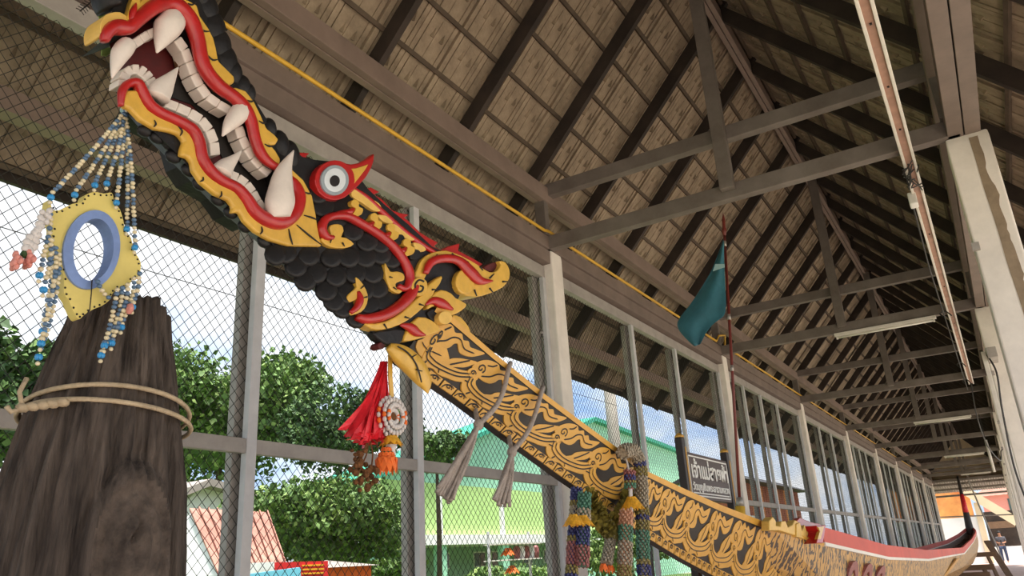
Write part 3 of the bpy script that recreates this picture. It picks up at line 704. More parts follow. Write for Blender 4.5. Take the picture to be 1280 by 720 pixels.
fang([(303,134),(298,143),(288,155),(278,170)], [11,12.5,9,1.2])
fang([(196,122),(203,110),(213,97),(223,84)], [16,14,7.5,.8])
fang([(276,216),(282,208),(292,199),(302,188)], [14,11,6,.8])
fang([(350,272),(350,255),(351,235),(355,212),(367,188)], [11,16,13.5,9,.8], .028, XH+.024)
# snout ornament
relief('nostril', [(127,44),(126,30),(133,18),(150,15),(161,24),(160,34),(145,34),(135,42)], XH+.012, .06, 'gold_pale', 3, .008)
ribbon('nose_curl', [(137,12),(134,-6),(138,-24),(150,-40)], [10,13,13,10], XH-.01, .05, 'black')
relief('nose_flame', [(160,26),(162,10),(168,-6),(178,-14),(176,2),(185,-10),(190,0),(180,14),(170,24)], XH+.016, .04, 'gold', 3)
ribbon('nose_red', [(164,26),(166,14),(170,4)], [2.5,4,1], XH+.018, .01, 'red')
# mane lumps behind the upper trim
for a, b_, r in ((255,-4,8),(262,10,9),(270,34,10),(277,55,10),(285,76,10),(293,90,8),(305,108,7),(312,116,6),(338,160,6),(352,180,8),(365,193,8)):
    m = MB(); c = atx(a-3, b_+1, XH-.012); k = (atx(a+r, b_, XH)-atx(a, b_, XH)).length; m.ball(c, 1, nu=14, nv=9, sq=(.022, k*1.25, k*1.75)); m.build('mane_lump', 'black', head, smooth=True)
# eye
ec = (419, 225)
def disc(name, c, rx, ry, x, dep, mt, n=24, bev=.004): return relief(name, [(c[0]+rx*math.cos(2*PI*k/n), c[1]+ry*math.sin(2*PI*k/n)) for k in range(n)], x, dep, mt, 0, bev)
disc('eye_socket', ec, 25, 25, XH+.022, .05, 'red', bev=.008)
disc('eye', ec, 17.5, 19, XH+.028, .02, 'eye_grey', bev=.006); disc('iris_ring', ec, 13.5, 15, XH+.0285, .01, 'eye_white', bev=.001); disc('pupil', (419,226), 6, 7, XH+.031, .01, 'ink', bev=.002)
relief('eye_flare', [(430,203),(440,205),(450,203),(460,198),(469,191),(468,201),(465,210),(458,222),(449,232),(441,240),(434,244),(425,235)], XH+.018, .03, 'red', 0, .006)
relief('flare_inset', [(436,211),(446,210),(461,205),(457,212),(450,221),(442,231),(439,222)], XH+.0205, .01, 'gold', 0, .002)
relief('brow_spike', [(366,186),(374,190),(388,191),(383,196),(388,199),(376,200),(384,206),(398,206),(398,216),(384,212),(374,204)], XH-.01, .02, 'red', 0, .004)
# spine crest
relief('spine_crest', [(443,232),(456,236),(464,234),(475,240),(468,243),(478,249),(490,262),(500,266),(512,268),(506,272),(512,277),(525,290),(536,297),(548,303),(543,308),(552,313),(560,308),(575,304),(573,313),(590,322),(604,330),(598,334),(570,326),(545,318),(520,300),(490,275),(462,250),(446,242)], XH-.02, .025, 'red', 0, .003)
ribbon('spine_ridge', [(440,236),(458,248),(480,268),(505,290),(530,308),(548,318)], [3,3.5,3.5,3.5,3,2], XH+.004, .01, 'red')
for P in ([(440,238),(447,236),(460,246),(474,254),(477,263),(467,263),(454,254),(441,246)],[(473,268),(487,271),(492,278),(486,280),(476,274)],[(489,279),(500,283),(511,291),(519,299),(511,300),(498,292),(490,285)],[(517,303),(528,306),(533,313),(522,314)]):
    relief('spine_leaf', P, XH+.012, .02, 'gold_pale', 3, .004)
for k, (a, b_) in enumerate(((444,257),(468,274),(489,287),(509,306))):
    relief('gold_knob', [(a-4,b_-6),(a+1,b_-8),(a+5,b_-4),(a+5,b_+1),(a+10,b_+4),(a+8,b_+11),(a,b_+14),(a-5,b_+13),(a-1,b_+8),(a+1,b_+3),(a-4,b_)], XH+.022, .035, 'gold', 3, .004)
    ribbon('red_tongue', [(a-14,b_+7),(a-8,b_+8),(a-2,b_+4)], [1.5,4,2], XH+.014, .012, 'red')
    relief('black_lobe', [(a+6,b_+8),(a+14,b_+6),(a+17,b_+12),(a+12,b_+18),(a+4,b_+17)], XH+.014, .02, 'black', 3, .004)
# big red S curve with gold leaves
ribbon('red_scroll', [(416,297),(407,296),(402,286),(406,275),(418,270),(435,271),(452,280),(472,292),(490,307),(502,322),(511,340),(511,355),(505,361),(497,357)], [3,4.5,5,5,5,5,5,5,5,5,5,5,4,3], XH+.012, .014, 'red')
ribbon('red_scroll', [(419,269),(432,266),(444,263)], [4,4.5,1.5], XH+.010, .012, 'red')
relief('scroll_leaf', [(412,284),(418,280),(427,281),(430,289),(427,296),(433,297),(443,305),(432,310),(415,309),(404,303),(402,297),(410,300),(416,297)], XH+.014, .02, 'gold', 2, .004)
relief('scroll_leaf', [(482,328),(488,339),(497,339),(505,342),(506,350),(500,352),(495,355),(497,361),(504,362),(500,367),(490,363),(485,353),(482,340)], XH+.014, .02, 'gold', 2, .004)
relief('scroll_leaf', [(445,346),(454,355),(460,368),(459,380),(452,390),(440,394),(437,391),(444,384),(446,374),(438,378),(434,371),(440,364),(446,358)], XH+.014, .02, 'gold', 2, .004)
ribbon('leaf_vein', [(448,364),(450,374),(446,384),(438,391)], [1.5,4,4,2.5], XH+.015, .010, 'red')
strokes('trim_tick', [[(414,299),(413,304)],[(428,303),(431,308)],[(487,346),(491,347)],[(492,359),(496,362)],[(455,357),(451,361)],[(459,371),(455,372)]], XH+.016, 1.1)
# collar
ribbon('collar_red', [(446,396),(458,399),(480,394),(500,382),(514,367),(521,352)], [4,6.5,7,7,6.5,4], XH+.014, .018, 'red')
relief('collar_gold', [(457,404),(470,404),(486,400),(503,390),(518,376),(530,366),(536,356),(553,344),(551,354),(545,362),(541,370),(530,384),(515,397),(500,406),(480,412),(465,411)], XH+.02, .035, 'gold', 2, .006)
disc('collar_curl', (525,358), 10, 12, XH+.026, .02, 'gold', 16, .005)
ribbon('curl_line', [(530,352),(524,350),(519,356),(521,364),(527,364),(529,359),(525,357)], 1.2, XH+.0265, .0015, 'ink', n=6)
strokes('trim_tick', [[(480,405),(484,411)],[(506,396),(512,398)],[(524,380),(530,382)],[(540,362),(546,362)]], XH+.0215, 1.3)
# plume
relief('plume', [(519,346),(523,334),(528,324),(540,316),(558,313),(578,320),(598,331),(612,340),(622,338),(626,330),(624,326),(632,328),(637,337),(637,348),(629,359),(612,367),(595,371),(579,368),(571,357),(571,344),(580,336),(572,328),(556,323),(543,325),(535,338),(530,350)], XH+.012, .06, 'gold', 2, .006)
relief('plume_body', [(530,348),(542,328),(560,322),(580,332),(598,350),(590,364),(575,368),(566,380),(548,372),(536,362)], XH-.002, .05, 'black', 2, .006)
disc('plume_curl', (582,352), 12, 16, XH+.018, .03, 'gold', 16, .006)
ribbon('plume_vein', [(532,342),(539,328),(555,323),(573,326),(588,340),(600,351),(616,351)], [3,5,5.5,5.5,6.5,5.5,1], XH+.020, .014, 'red')
relief('plume_tip', [(605,334),(616,328),(624,328),(626,336),(620,341),(611,339)], XH-.005, .03, 'dark_red', 2, .003)
strokes('trim_tick', [[(546,318),(549,324)],[(565,317),(570,321)],[(584,327),(588,331)],[(612,348),(618,342)],[(628,352),(635,352)],[(612,360),(616,365)],[(593,362),(596,370)],[(600,333),(604,338)]], XH+.0135, 1.3)
relief('leaf', [(534,386),(540,370),(552,362),(564,366),(570,372),(584,380),(578,388),(566,394),(556,390),(548,382),(540,384)], XH+.018, .04, 'gold', 2, .005)
ribbon('leaf_vein', [(532,381),(542,376),(553,380),(566,387)], [1,5,6,1.5], XH+.022, .012, 'red')
disc('gold_ball', (557,397), 8.5, 8.5, XH+.026, .035, 'gold_pale', 16, .008)
relief('back_leaf', [(566,394),(576,396),(586,408),(588,416),(580,414),(570,404)], XH-.03, .03, 'gold', 2, .004)
relief('leaf', [(505,426),(511,410),(524,396),(540,400),(552,412),(540,418),(522,424)], XH+.012, .03, 'gold', 2, .005)
ribbon('leaf_vein', [(500,406),(512,409),(521,416),(532,419)], [1.5,5.5,5,1], XH+.015, .012, 'red')
relief('collar_lobe', [(534,390),(546,384),(556,388),(552,400),(542,402)], XH+.008, .03, 'black', 2, .005)
relief('collar_lobe', [(466,416),(484,412),(504,410),(506,420),(498,432),(482,430)], XH+.006, .03, 'black', 2, .006)
ribbon('throat_leaf', [(486,433),(500,442),(517,458),(530,477),(535,492)], [5,12,13,9,.6], XH+.006, .022, 'gold')
ribbon('leaf_line', [(497,433),(510,441),(521,457),(527,478)], 1.0, XH+.0285, .0015, 'ink', n=6); strokes('trim_tick', [[(514,447),(521,443)],[(520,462),(528,464)]], XH+.028, 1.0)
disc('throat_bead', (477,432), 4.5, 4.5, XH+.0, .03, 'dark_red', 12, .004)
# scales
SC = [(357,316),(386,319),(414,321),(436,321),(457,321),(476,317),(370,333),(395,341),(420,345),(444,341),(466,341),(408,363),(382,350),(432,366),(455,362),(472,360),(429,384),(462,380),(480,376),(459,301),(441,288),(476,303),(490,322),(496,345),(446,396),(398,241),(404,258),(424,262),(434,255),(398,280),(345,318),(418,376),(490,378)]
for a, b_ in sorted(SC, key=lambda q: q[0]+q[1]):
    r = 15; m = MB(); vs = [atx(a, b_, XH+.0075)]; fs = []
    for rr, xx in ((.6, .0075), (.88, .0055), (1.0, -.004)):
        for k in range(14): an = 2*PI*k/14; vs.append(atx(a+r*rr*math.cos(an), b_+r*rr*math.sin(an), XH+xx+(.0075*rr*math.cos(an-.9) if rr < 1 else 0)))
    for k in range(14):
        k2 = (k+1) % 14; fs.append((0, 1+k, 1+k2))
        for j in range(2): fs.append((1+j*14+k, 1+(j+1)*14+k, 1+(j+1)*14+k2, 1+j*14+k2))
    m.add(vs, fs); m.build('scale', 'black', head, smooth=True, fixn=True)
for a, b_, r in ((180,164,8),(196,172,9),(212,180,10),(216,196,9),(236,213,9),(250,230,9),(272,250,8),(288,266,8),(306,283,8),(330,302,8)):
    m = MB(); c = atx(a, b_, XH-.012); k = (atx(a+r, b_, XH)-atx(a, b_, XH)).length; m.ball(c, 1, nu=10, nv=6, sq=(.013, k, k*.8)); m.build('chin_lump', 'black', head, smooth=True)

# ================================================================== THINGS IN THE HALL
# ---- weathered stump under the head
ax0, ax1 = Vector((-1.72, .98, 0)), Vector((-1.66, 1.02, 2.20))
def stump_r(z, a):
    prof = [(0,.33),(.6,.275),(1.2,.232),(1.6,.208),(1.8,.190),(1.95,.163),(2.07,.138),(2.15,.118),(2.22,.106)]
    r = lerp(prof, z); ca, sa = math.cos(a), math.sin(a)
    da = (a-KA+PI) % (2*PI)-PI; kd = math.hypot(da*.21/.078, (z-1.67)/.14); kn_ = math.exp(-kd**4)
    g_ = .022*noise.noise((ca*3, sa*3, z*.7)) + .016*noise.noise((ca*9, sa*9, z*1.1)) - .016*abs(noise.noise((ca*13, sa*13, z*1.0+5))) - .010*abs(noise.noise((ca*30, sa*30, z*2.0+9))) - .03*max(0, noise.noise((ca*8, sa*8, z*.5+3))-.22) - .005*abs(noise.noise((ca*70, sa*70, z*6)))
    ring = .004*math.cos(20*kd) - .02*max(0, 1-abs(da*.2+.012*noise.noise((z*30, 0, 0)))/.008)*max(0, 1-abs(z-1.70)/.07)
    return r + g_*(1-kn_) + (.020*math.exp(-(kd*.9)**2) + ring)*kn_ + .012*math.exp(-((kd-1.05)/.13)**2) - .010*math.exp(-((kd-1.32)/.10)**2)
KA = math.atan2(-.98, 1.72)+.38
m = MB(); NA, NZ = 300, 170; vs = []; fs = []
for j in range(NZ+1):
    z = 2.22*(j/NZ)**.85; c = ax0.lerp(ax1, z/2.22)
    for i in range(NA):
        a = 2*PI*i/NA; r = stump_r(z, a); top = .03*noise.noise((math.cos(a)*2, math.sin(a)*2, 4))*max(0, (j/NZ-.9)*10)+.012*noise.noise((math.cos(a)*6, math.sin(a)*6, 1)) if j > NZ*.9 else 0
        vs.append(c + Vector((r*math.cos(a), r*math.sin(a), 0)) + Vector((0, 0, z-c.z+top)))
for j in range(NZ):
    for i in range(NA): i2 = (i+1) % NA; fs.append((j*NA+i, j*NA+i2, (j+1)*NA+i2, (j+1)*NA+i))
vs.append(ax1+Vector((0,0,-.03))); tp = len(vs)-1
for i in range(NA): fs.append((NZ*NA+i, NZ*NA+(i+1) % NA, tp))
m.add(vs, fs)
for n_, f in enumerate(m.f):
    q = sum((m.v[i] for i in f), Vector())/len(f); cc = ax0.lerp(ax1, min(1, max(0, q.z/2.22))); an = math.atan2(q.y-cc.y, q.x-cc.x)
    if math.hypot(((an-KA+PI) % (2*PI)-PI)*.21/.078, (q.z-1.67)/.14) < 1.0: m.mi[n_] = 1
stump = m.build('tree_stump', ['wood_old', 'wood_knot'], smooth=True, label='tall dark weathered tree stump with a big knot and cracked grain', cat='stump')
rp_ = empty('stump_rope', (-1.7, 1.0, 1.9), 'thin pale rope knotted round the weathered stump', 'rope')
def around(zf, off, n=90):
    P = []
    for i in range(n+1):
        a = 2*PI*i/n; z = zf(a); c = ax0.lerp(ax1, z/2.22); P.append(c + Vector(((lerp([(1.8,.190),(1.95,.163),(2.07,.138)], z)+off)*math.cos(a), (lerp([(1.8,.190),(1.95,.163),(2.07,.138)], z)+off)*math.sin(a), z-c.z)))
    return P
for dz, amp in ((1.965, .03), (1.945, .012)):
    m = MB(); m.tube(around(lambda a: dz+amp*math.cos(a-KA-.2)-.02*math.sin(a-KA), .011), .0055, 6); m.build('loop', 'rope', rp_, smooth=True)
kp = atx(28, 510, -1.60); 
m = MB()
for k in range(5): m.ball(kp+Vector((.01*k*.6, .016*k, .004*k)), .012, nu=8, nv=5, sq=(1, 1.2, .8))
m.build('knot', 'rope', rp_, smooth=True)
m = MB(); m.tube([kp, kp+Vector((0,-.01,.03)), kp+Vector((.0,.0,.06))], .005, 6); m.tube([kp, kp+Vector((0,-.02,-.01)), kp+Vector((0,-.03,.0))], .005, 6); m.build('loose_end', 'rope', rp_, smooth=True)

# ---- hanging mirror frame with bead strings, from the lower jaw
YF = .86
def FP(a, b_, y): return atx(a, b_, -1.445+(YF-y))
frm = empty('mirror_frame', FP(95, 395, YF), 'yellow scalloped mirror frame with a blue oval rim and bead strings', 'frame')
FR = [(62,250),(66,262),(76,262),(90,255),(103,252),(107,244),(118,240),(130,242),(140,241),(143,252),(150,262),(154,275),(157,288),(164,298),(167,312),(173,322),(176,330),(174,344),(165,350),(160,358),(148,360),(140,368),(138,374),(128,382),(118,386),(106,393),(99,399),(93,392),(86,376),(80,366),(80,350),(76,332),(66,320),(64,300),(66,285),(60,268)]
ELL = [(117+25*math.cos(2*PI*k/36)-3*math.sin(2*PI*k/36), 312+39*math.sin(2*PI*k/36)) for k in range(36)]
def ring_plate(name, outer, inner, y, dep, mt, parent, bev=.002):
    m = MB(); A = [FP(*p, y) for p in outer]; B = [FP(*p, y) for p in inner]; bm = bmesh.new()
    va = [bm.verts.new(p) for p in A]; vb = [bm.verts.new(p) for p in B]
    ea = [bm.edges.new((va[i], va[(i+1) % len(va)])) for i in range(len(va))]; eb = [bm.edges.new((vb[i], vb[(i+1) % len(vb)])) for i in range(len(vb))]
    bmesh.ops.triangle_fill(bm, use_beauty=True, edges=ea+eb)
    r = bmesh.ops.extrude_face_region(bm, geom=bm.faces[:]); bmesh.ops.translate(bm, verts=[v for v in r['geom'] if isinstance(v, bmesh.types.BMVert)], vec=(-dep, 0, 0))
    bmesh.ops.recalc_face_normals(bm, faces=bm.faces)
    bm.verts.index_update(); m.add([v.co.copy() for v in bm.verts], [tuple(v.index for v in f.verts) for f in bm.faces]); bm.free()
    return m.build(name, mt, parent)
FRs = [(v.x, v.y) for v in cr_spline([(a, b_, 0) for a, b_ in FR], 3, True)]
ring_plate('frame_board', FRs, [(120+(p[0]-120)*1.28, 312+(p[1]-312)*1.18) for p in ELL], YF, .022, 'mirror_yellow', frm)
ring_plate('oval_rim', [(119+(p[0]-120)*1.42, 312+(p[1]-312)*1.27) for p in ELL], ELL, YF-.006, .035, 'blue_rim', frm)
m = MB()
for i, p in enumerate(FRs):
    if i % 2 == 0: c = FP(119+(p[0]-119)*.955, 315+(p[1]-315)*.965, YF-.001); m.ball(c, .0022, nu=5, nv=4)
m.build('stitch_holes', 'ink', frm, kind='stuff')
def beads(name, pts, r, pat, parent, y=YF, end=None, tassel=True):
    """one strand of beads along pixel points; pat = colour pattern"""
    P = cr_spline([FP(a, b_, y) if isinstance(b_, (int, float)) else Vector(a) for a, b_ in pts], 8); m = MB(); d = 0; k = 0; nxt = 0
    for i in range(len(P)-1):
        seg = (P[i+1]-P[i]).length
        while nxt <= d+seg:
            q = P[i].lerp(P[i+1], (nxt-d)/max(seg, 1e-6)); m.ball(q+Vector((random.uniform(-1,1),random.uniform(-1,1),0))*r*.12, r*random.uniform(.9, 1.08), pat[k % len(pat)], nu=7, nv=5, sq=(1,1,.85)); k += 1; nxt += r*1.75
        d += seg
    if tassel:
        q = P[-1]
        for j in range(6): a = j*PI/3; m.ball(q+Vector((.7*r*math.cos(a), .7*r*math.sin(a), -r*1.2)), r*.75, 2, nu=6, nv=4, sq=(.8,.8,1.5))
        m.ball(q+Vector((0,0,-r*3.4)), r*.8, 1, nu=6, nv=4)
    return m.build(name, ['bead_blue', 'bead_cream', 'bead_sky'], parent, smooth=True)
PT = [0,0,1,1,0,1,0,0,1,1,1]
tip = (157, 139)
for i, (e_, mid) in enumerate((((64,243),(112,192)),((94,240),(128,190)),((119,228),(138,188)),((134,226),(147,188)),((146,250),(153,190)),((159,283),(160,200)),((169,306),(165,215)))):
    beads('bead_strand', [tip, ((tip[0]*.5+mid[0]*.5), (tip[1]+mid[1])/2), mid, e_], .0052, PT[i:]+PT[:i], frm, YF-.012+.004*(i % 3))
for i, P in enumerate(([(63,262),(62,290),(56,315),(50,340)],[(64,300),(62,330),(55,358)],[(66,310),(64,350),(58,385),(54,410)],[(70,310),(69,340),(62,380),(52,425)],[(74,318),(72,350),(64,395),(49,442)])):
    beads('bead_strand', P, .0054, PT[2*i:]+PT[:2*i], frm, YF-.016-.004*(i % 2))
for i, P in enumerate(([(122,352),(128,364),(138,374)],[(147,362),(142,388),(136,412),(131,428)],[(153,360),(150,385),(142,410),(127,440)],[(160,356),(157,378),(150,400),(140,425)],[(168,348),(166,368),(160,385),(152,405)],[(174,342),(172,362),(166,380)])):
    beads('bead_strand', P, .0054, PT[3*i % 7:]+PT[:3*i % 7], frm, YF-.018-.004*(i % 2), tassel=i > 0)
m = MB(); m.tube([FP(115,350,YF-.012), FP(114,368,YF-.014), FP(112,388,YF-.01), FP(104,398,YF-.008)], .0012, 5); m.build('wire_tie', 'ink', frm)
m = MB(); m.ball(FP(157,138,YF), .012, nu=8, nv=6, sq=(1,1,.8)); m.build('string_knot', 'teal_pale', frm, smooth=True)
# yarn garland with two pink roses
yg = empty('rose_garland', FP(40, 335, YF-.02), 'white yarn garland ending in two pink cloth roses', 'garland')
m = MB()
for k in range(26):
    t = k/25; m.ball(FP(60-26*t+3*math.sin(k*2.1), 262+52*t, YF-.02)+Vector((0,.004*math.cos(k*1.7),0)), .008*(.7+.4*t), nu=7, nv=5)
m.build('yarn', 'white_yarn', yg, smooth=True)
for a, b_ in ((22,328),(38,326)):
    m = MB(); c = FP(a, b_, YF-.02)
    for k in range(14):
        an = k*2.4; rr = .004+.0011*k; q = c+Vector((rr*math.cos(an), -.004*(k % 3), rr*math.sin(an)*.8)); m.ball(q, .009, nu=7, nv=4, sq=(1,.5,.8))
    m.build('rose', 'pink', yg, smooth=True)
m = MB(); m.ball(FP(31,318,YF-.02), .008, nu=6, nv=4); m.build('leaf_bit', 'leaf2', yg, smooth=True)
for P, nm in (([(158,388),(162,382),(166,388),(161,394)], 0),):
    m = MB()
    for k in range(7): an = k*2.4; m.ball(FP(162,386,YF-.03)+Vector((.005*math.cos(an),0,.005*math.sin(an))), .008, nu=6, nv=4, sq=(1,.6,.9))
    m.build('rose', 'pink', yg, smooth=True)

# ---- leaf sprig by the snout
sp = empty('leaf_sprig', atx(125, 40, -1.52), 'small green leaf sprig tucked behind the snout', 'leaves')
for a, b_, l, an in ((122,8,22,-1.2),(122,44,18,.3),(126,70,16,.7)):
    m = MB(); P = [(a+l*t*math.cos(an)*1.0, b_-l*t*math.sin(an)) for t in (0,.3,.7,1)]; W = [0, 5, 4, 0]; L1 = [atx(p[0]+w_*math.sin(an), p[1]+w_*math.cos(an), -1.53) for p, w_ in zip(P, W)]; L2 = [atx(p[0]-w_*math.sin(an), p[1]-w_*math.cos(an), -1.53) for p, w_ in zip(P[1:3], W[1:3])][::-1]
    m.poly(L1+L2, (.003,0,0)); m.build('leaf', 'leaf3', sp, tri=True)
m = MB(); m.tube([atx(100,14,-1.55), atx(112,4,-1.55), atx(124,-8,-1.54)], .0015, 5)
for k in range(8):
    q = (101+2.6*k, 13-2.3*k); m.tube([atx(*q,-1.55), atx(q[0]-6, q[1]-3, -1.55)], .0012, 4); m.tube([atx(*q,-1.55), atx(q[0]+4, q[1]+6, -1.55)], .0012, 4)
m.build('frond', 'ink', sp)

# ---- grey cord ties on the neck
for i, (top, out, kn_, ends, lab) in enumerate(((( 636,460),(628,492),(598,531),[(552,608),(556,622),(563,627),(548,615)],'grey twisted cord tied round the neck with a splayed tail beside the tassel'),((677,490),(668,520),(640,565),[(622,620),(626,632),(634,632),(619,626)],'grey twisted cord tied round the neck close to the white column'))):
    rt = empty('cord_tie', atx(*kn_, -1.36), lab, 'rope')
    m = MB(); kp2 = atx(*kn_, -1.37)
    P = [atx(top[0]+2, top[1]-6, -1.39), atx(*top, -1.352), atx(*out, -1.35), atx((out[0]+kn_[0])/2+4, (out[1]+kn_[1])/2, -1.355), kp2]
    m.tube(cr_spline(P, 5), [.009]*21, 8)
    m.tube(cr_spline([kp2, atx(kn_[0]-4, kn_[1]-22, -1.44), atx(kn_[0]-2, kn_[1]-40, -1.50)], 4), .008, 8); m.build('loop', 'cord_grey', rt, smooth=True)
    m = MB(); m.ball(kp2, .017, nu=10, nv=7, sq=(1,1,1.1)); m.build('knot', 'cord_grey', rt, smooth=True)
    for k in range(13):
        e_ = ends[k % 4]; sp_ = (k-6)*.75; m = MB(); ee = atx(e_[0]+sp_, e_[1]+random.uniform(-4,4), -1.37+.012*math.cos(k*1.9)); mid = kp2.lerp(ee, .45)+Vector((.007*math.cos(k*2.2), .007*math.sin(k*2.2), .0))
        m.tube(cr_spline([kp2, mid, ee], 6), [.0068]*10+[.006]*3, 6); m.build('strand', 'cord_grey', rt, smooth=True)

# ---- red ribbon tassel, gold ribbon, beaded wreath, dried flowers under the throat
XT = -1.43
tas = empty('ribbon_tassel', atx(466, 552, XT), 'bright red plastic ribbon tassel hanging under the naga throat', 'tassel')
for k in range(42):
    t = random.random(); e_ = (432+50*t+random.uniform(-5,5), 540+14*math.sin(t*3)+random.uniform(-10,8)); dx = random.uniform(-.03,.02)
    s0 = (480+random.uniform(-2,2), 452); md = (462+16*t+random.uniform(-6,6), 500+random.uniform(-8,8))
    P = cr_spline([atx(*s0, XT), atx(*md, XT+dx*.6), atx(*e_, XT+dx)], 4); m = MB(); vs = []
    for i, p in enumerate(P): wv_ = .007+.007*(i/len(P)); an = k*1.3+i*.25; vs += [p+Vector((math.sin(an)*wv_, math.cos(an)*wv_, 0)), p-Vector((math.sin(an)*wv_, math.cos(an)*wv_, 0))]
    m.add(vs, [(2*i, 2*i+1, 2*i+3, 2*i+2) for i in range(len(P)-1)]); m.build('ribbon_strip', 'ribbon_red', tas)
m = MB()
for k in range(26): c = atx(random.uniform(434,484), random.uniform(540,555), XT+random.uniform(-.02,.02)); m.bar(c, c+Vector((random.uniform(-.02,.02), random.uniform(-.03,.03), random.uniform(-.01,.012))), .014, .001)
m.build('ribbon_fringe', 'ribbon_red', tas)
gr = MB(); P = [atx(487,444,XT+.02), atx(487,470,XT+.022), atx(489,497,XT+.02)]
vs = []
for p in P: vs += [p+Vector((0,.008,0)), p-Vector((0,.008,0)), p+Vector((.004,-.008,0)), p+Vector((.004,.008,0))]
gr.add(vs, [(4*i+j, 4*i+(j+1) % 4, 4*i+4+(j+1) % 4, 4*i+4+j) for i in range(2) for j in range(4)])
wr = empty('bead_wreath', atx(489, 585, XT+.02), 'round white shell wreath on a gold ribbon with orange flowers below', 'garland')
gr.build('gold_ribbon', 'gold', wr)
WC = atx(489, 521, XT+.02); WR = (atx(489, 497.5, XT+.02)-WC).length
m = MB()
for j in range(22):
    a = 2*PI*j/22
    for i in range(7):
        b_ = 2*PI*i/7; rr = WR*.66+WR*.34*math.cos(b_); org = abs(math.sin(a)) < .38 and (i+j) % 2 == 0
        m.ball(WC+Vector((WR*.34*math.sin(b_), rr*math.cos(a), rr*math.sin(a))), .0068, 1 if org else 0, nu=6, nv=4, sq=(1,.9,1.2))
m.build('shell_ring', ['white_yarn', 'orange'], wr, smooth=True, kind='stuff')
m = MB(); m.ball(WC, WR*.3, nu=8, nv=6, sq=(.8,1,1)); m.build('ring_core', 'dry', wr)
def petals(name, c, r, n, mt, parent, droop=.6, L=1.0, tiers=2):
    c = Vector(c); m = MB()
    for t in range(tiers):
        for k in range(n):
            a = 2*PI*k/n + t*.3; d = Vector((math.cos(a), math.sin(a), 0)); s_ = Vector((-math.sin(a), math.cos(a), 0)); rr = r*(1-.25*t)
            p0 = c+Vector((0,0,.2*r*t)); p1 = p0+d*rr*.6+Vector((0,0,-droop*.35*rr)); p2 = p0+d*rr*L+Vector((0,0,-droop*rr*1.3))
            w_ = rr*.34; m.add([p0, p1+s_*w_, p2, p1-s_*w_, p1+Vector((0,0,.006))], [(0,1,4),(1,2,4),(2,3,4),(3,0,4),(0,3,2,1)])
    return m.build(name, mt, parent, fixn=True)
petals('flower', atx(489, 548, XT+.02), .035, 10, 'marigold', wr, .5)
m = MB(); c = atx(489, 556, XT+.02); m.lathe(c+Vector((0,0,-.03)), [(.014,0),(.011,.015),(.016,.03)], 10); m.build('bead_cap', 'white_yarn', wr, smooth=True)
petals('flower', atx(483, 567, XT+.02), .045, 11, 'orange', wr, 1.0, .7, 3)
petals('sepal', atx(483, 564, XT+.02), .03, 10, 'leaf2', wr, .7, .8, 1)
m = MB(); m.tube([c+Vector((0,0,-.03)), atx(484,566,XT+.02)], .006, 6); m.build('thread', 'white_yarn', wr)
dr = empty('dried_flowers', atx(455, 615, XT), 'bunch of brown dried flowers hanging below the red tassel', 'dried flowers')
for a, b_, n_, r in ((449,572,12,.018),(448,592,16,.02),(464,590,16,.02),(456,603,10,.015)):
    m = MB(); c = atx(a, b_, XT)
    for k in range(n_): m.ball(c+Vector((random.gauss(0,.009), random.gauss(0,.012), random.gauss(0,.016))), random.uniform(.006,.011), nu=6, nv=4, sq=(1,1,random.uniform(.6,1.2)))
    m.build('flower_head', 'dry', dr)
m = MB()
for a, b_ in ((449,572),(464,590),(448,592),(472,560),(440,585)): m.tube([atx(462,545,XT), atx((462+a)/2+3, (545+b_)/2, XT), atx(a, b_, XT)], .0022, 5)
m.build('stems', 'dry', dr)

# ---- garlands wrapped at the joint of the neck
def bead_rope(name, pts, r, bands, parent, x=-1.33):
    """thick garland of small beads; bands = (fraction, colour) down its length"""
    P = cr_spline([atx(a, b_, x) if len((a, b_)) == 2 else None for a, b_ in pts], 8); L = [0]
    for a, b_ in zip(P, P[1:]): L.append(L[-1]+(b_-a).length)
    cols = sorted(set(c for _, c in bands)); m = MB(); d = 0
    while d < L[-1]:
        i = max(k for k in range(len(P)) if L[k] <= d); i = min(i, len(P)-2); q = P[i].lerp(P[i+1], (d-L[i])/max(1e-6, L[i+1]-L[i])); f = d/L[-1]
        col = next(c for fr_, c in bands if f <= fr_ + 1e-6); t = (P[i+1]-P[i]).normalized(); u = t.orthogonal().normalized(); v = t.cross(u)
        for k in range(9): a = 2*PI*k/9+d*37; m.ball(q+(u*math.cos(a)+v*math.sin(a))*r*random.uniform(.85,1.05), .0058, cols.index(col), nu=5, nv=3, sq=(1,1,1.3))
        d += .0105
    m.tube(P, r*.8, 8, cols.index(bands[0][1]))
    return m.build(name, cols, parent, kind='stuff')
G1 = empty('bead_garland', atx(795, 700, -1.33), 'long bead garland slung over the neck with yellow and blue bands', 'garland')
bead_rope('bead_rope', [(778,566),(787,562),(796,568),(801,590),(803,640),(804,690),(806,735)], .026, [(.27,'bead_grey'),(.30,'bead_navy'),(.36,'bead_olive'),(.55,'bead_grey'),(.60,'bead_olive'),(.63,'bead_navy'),(.68,'bead_olive'),(.84,'bead_green'),(.88,'bead_olive'),(.93,'bead_navy'),(1,'bead_olive')], G1, -1.31)
G2 = empty('bead_garland', atx(782, 700, -1.31), 'short bead garland with a yellow flower above peach and green bands', 'garland')
bead_rope('bead_rope', [(787,590),(787,598),(788,611)], .022, [(.3,'bead_rose'),(.5,'bead_navy'),(.7,'bead_olive'),(1,'bead_green')], G2, -1.30)
petals('flower', atx(790, 628, -1.30), .055, 12, 'marigold', G2, .45, 1, 3)
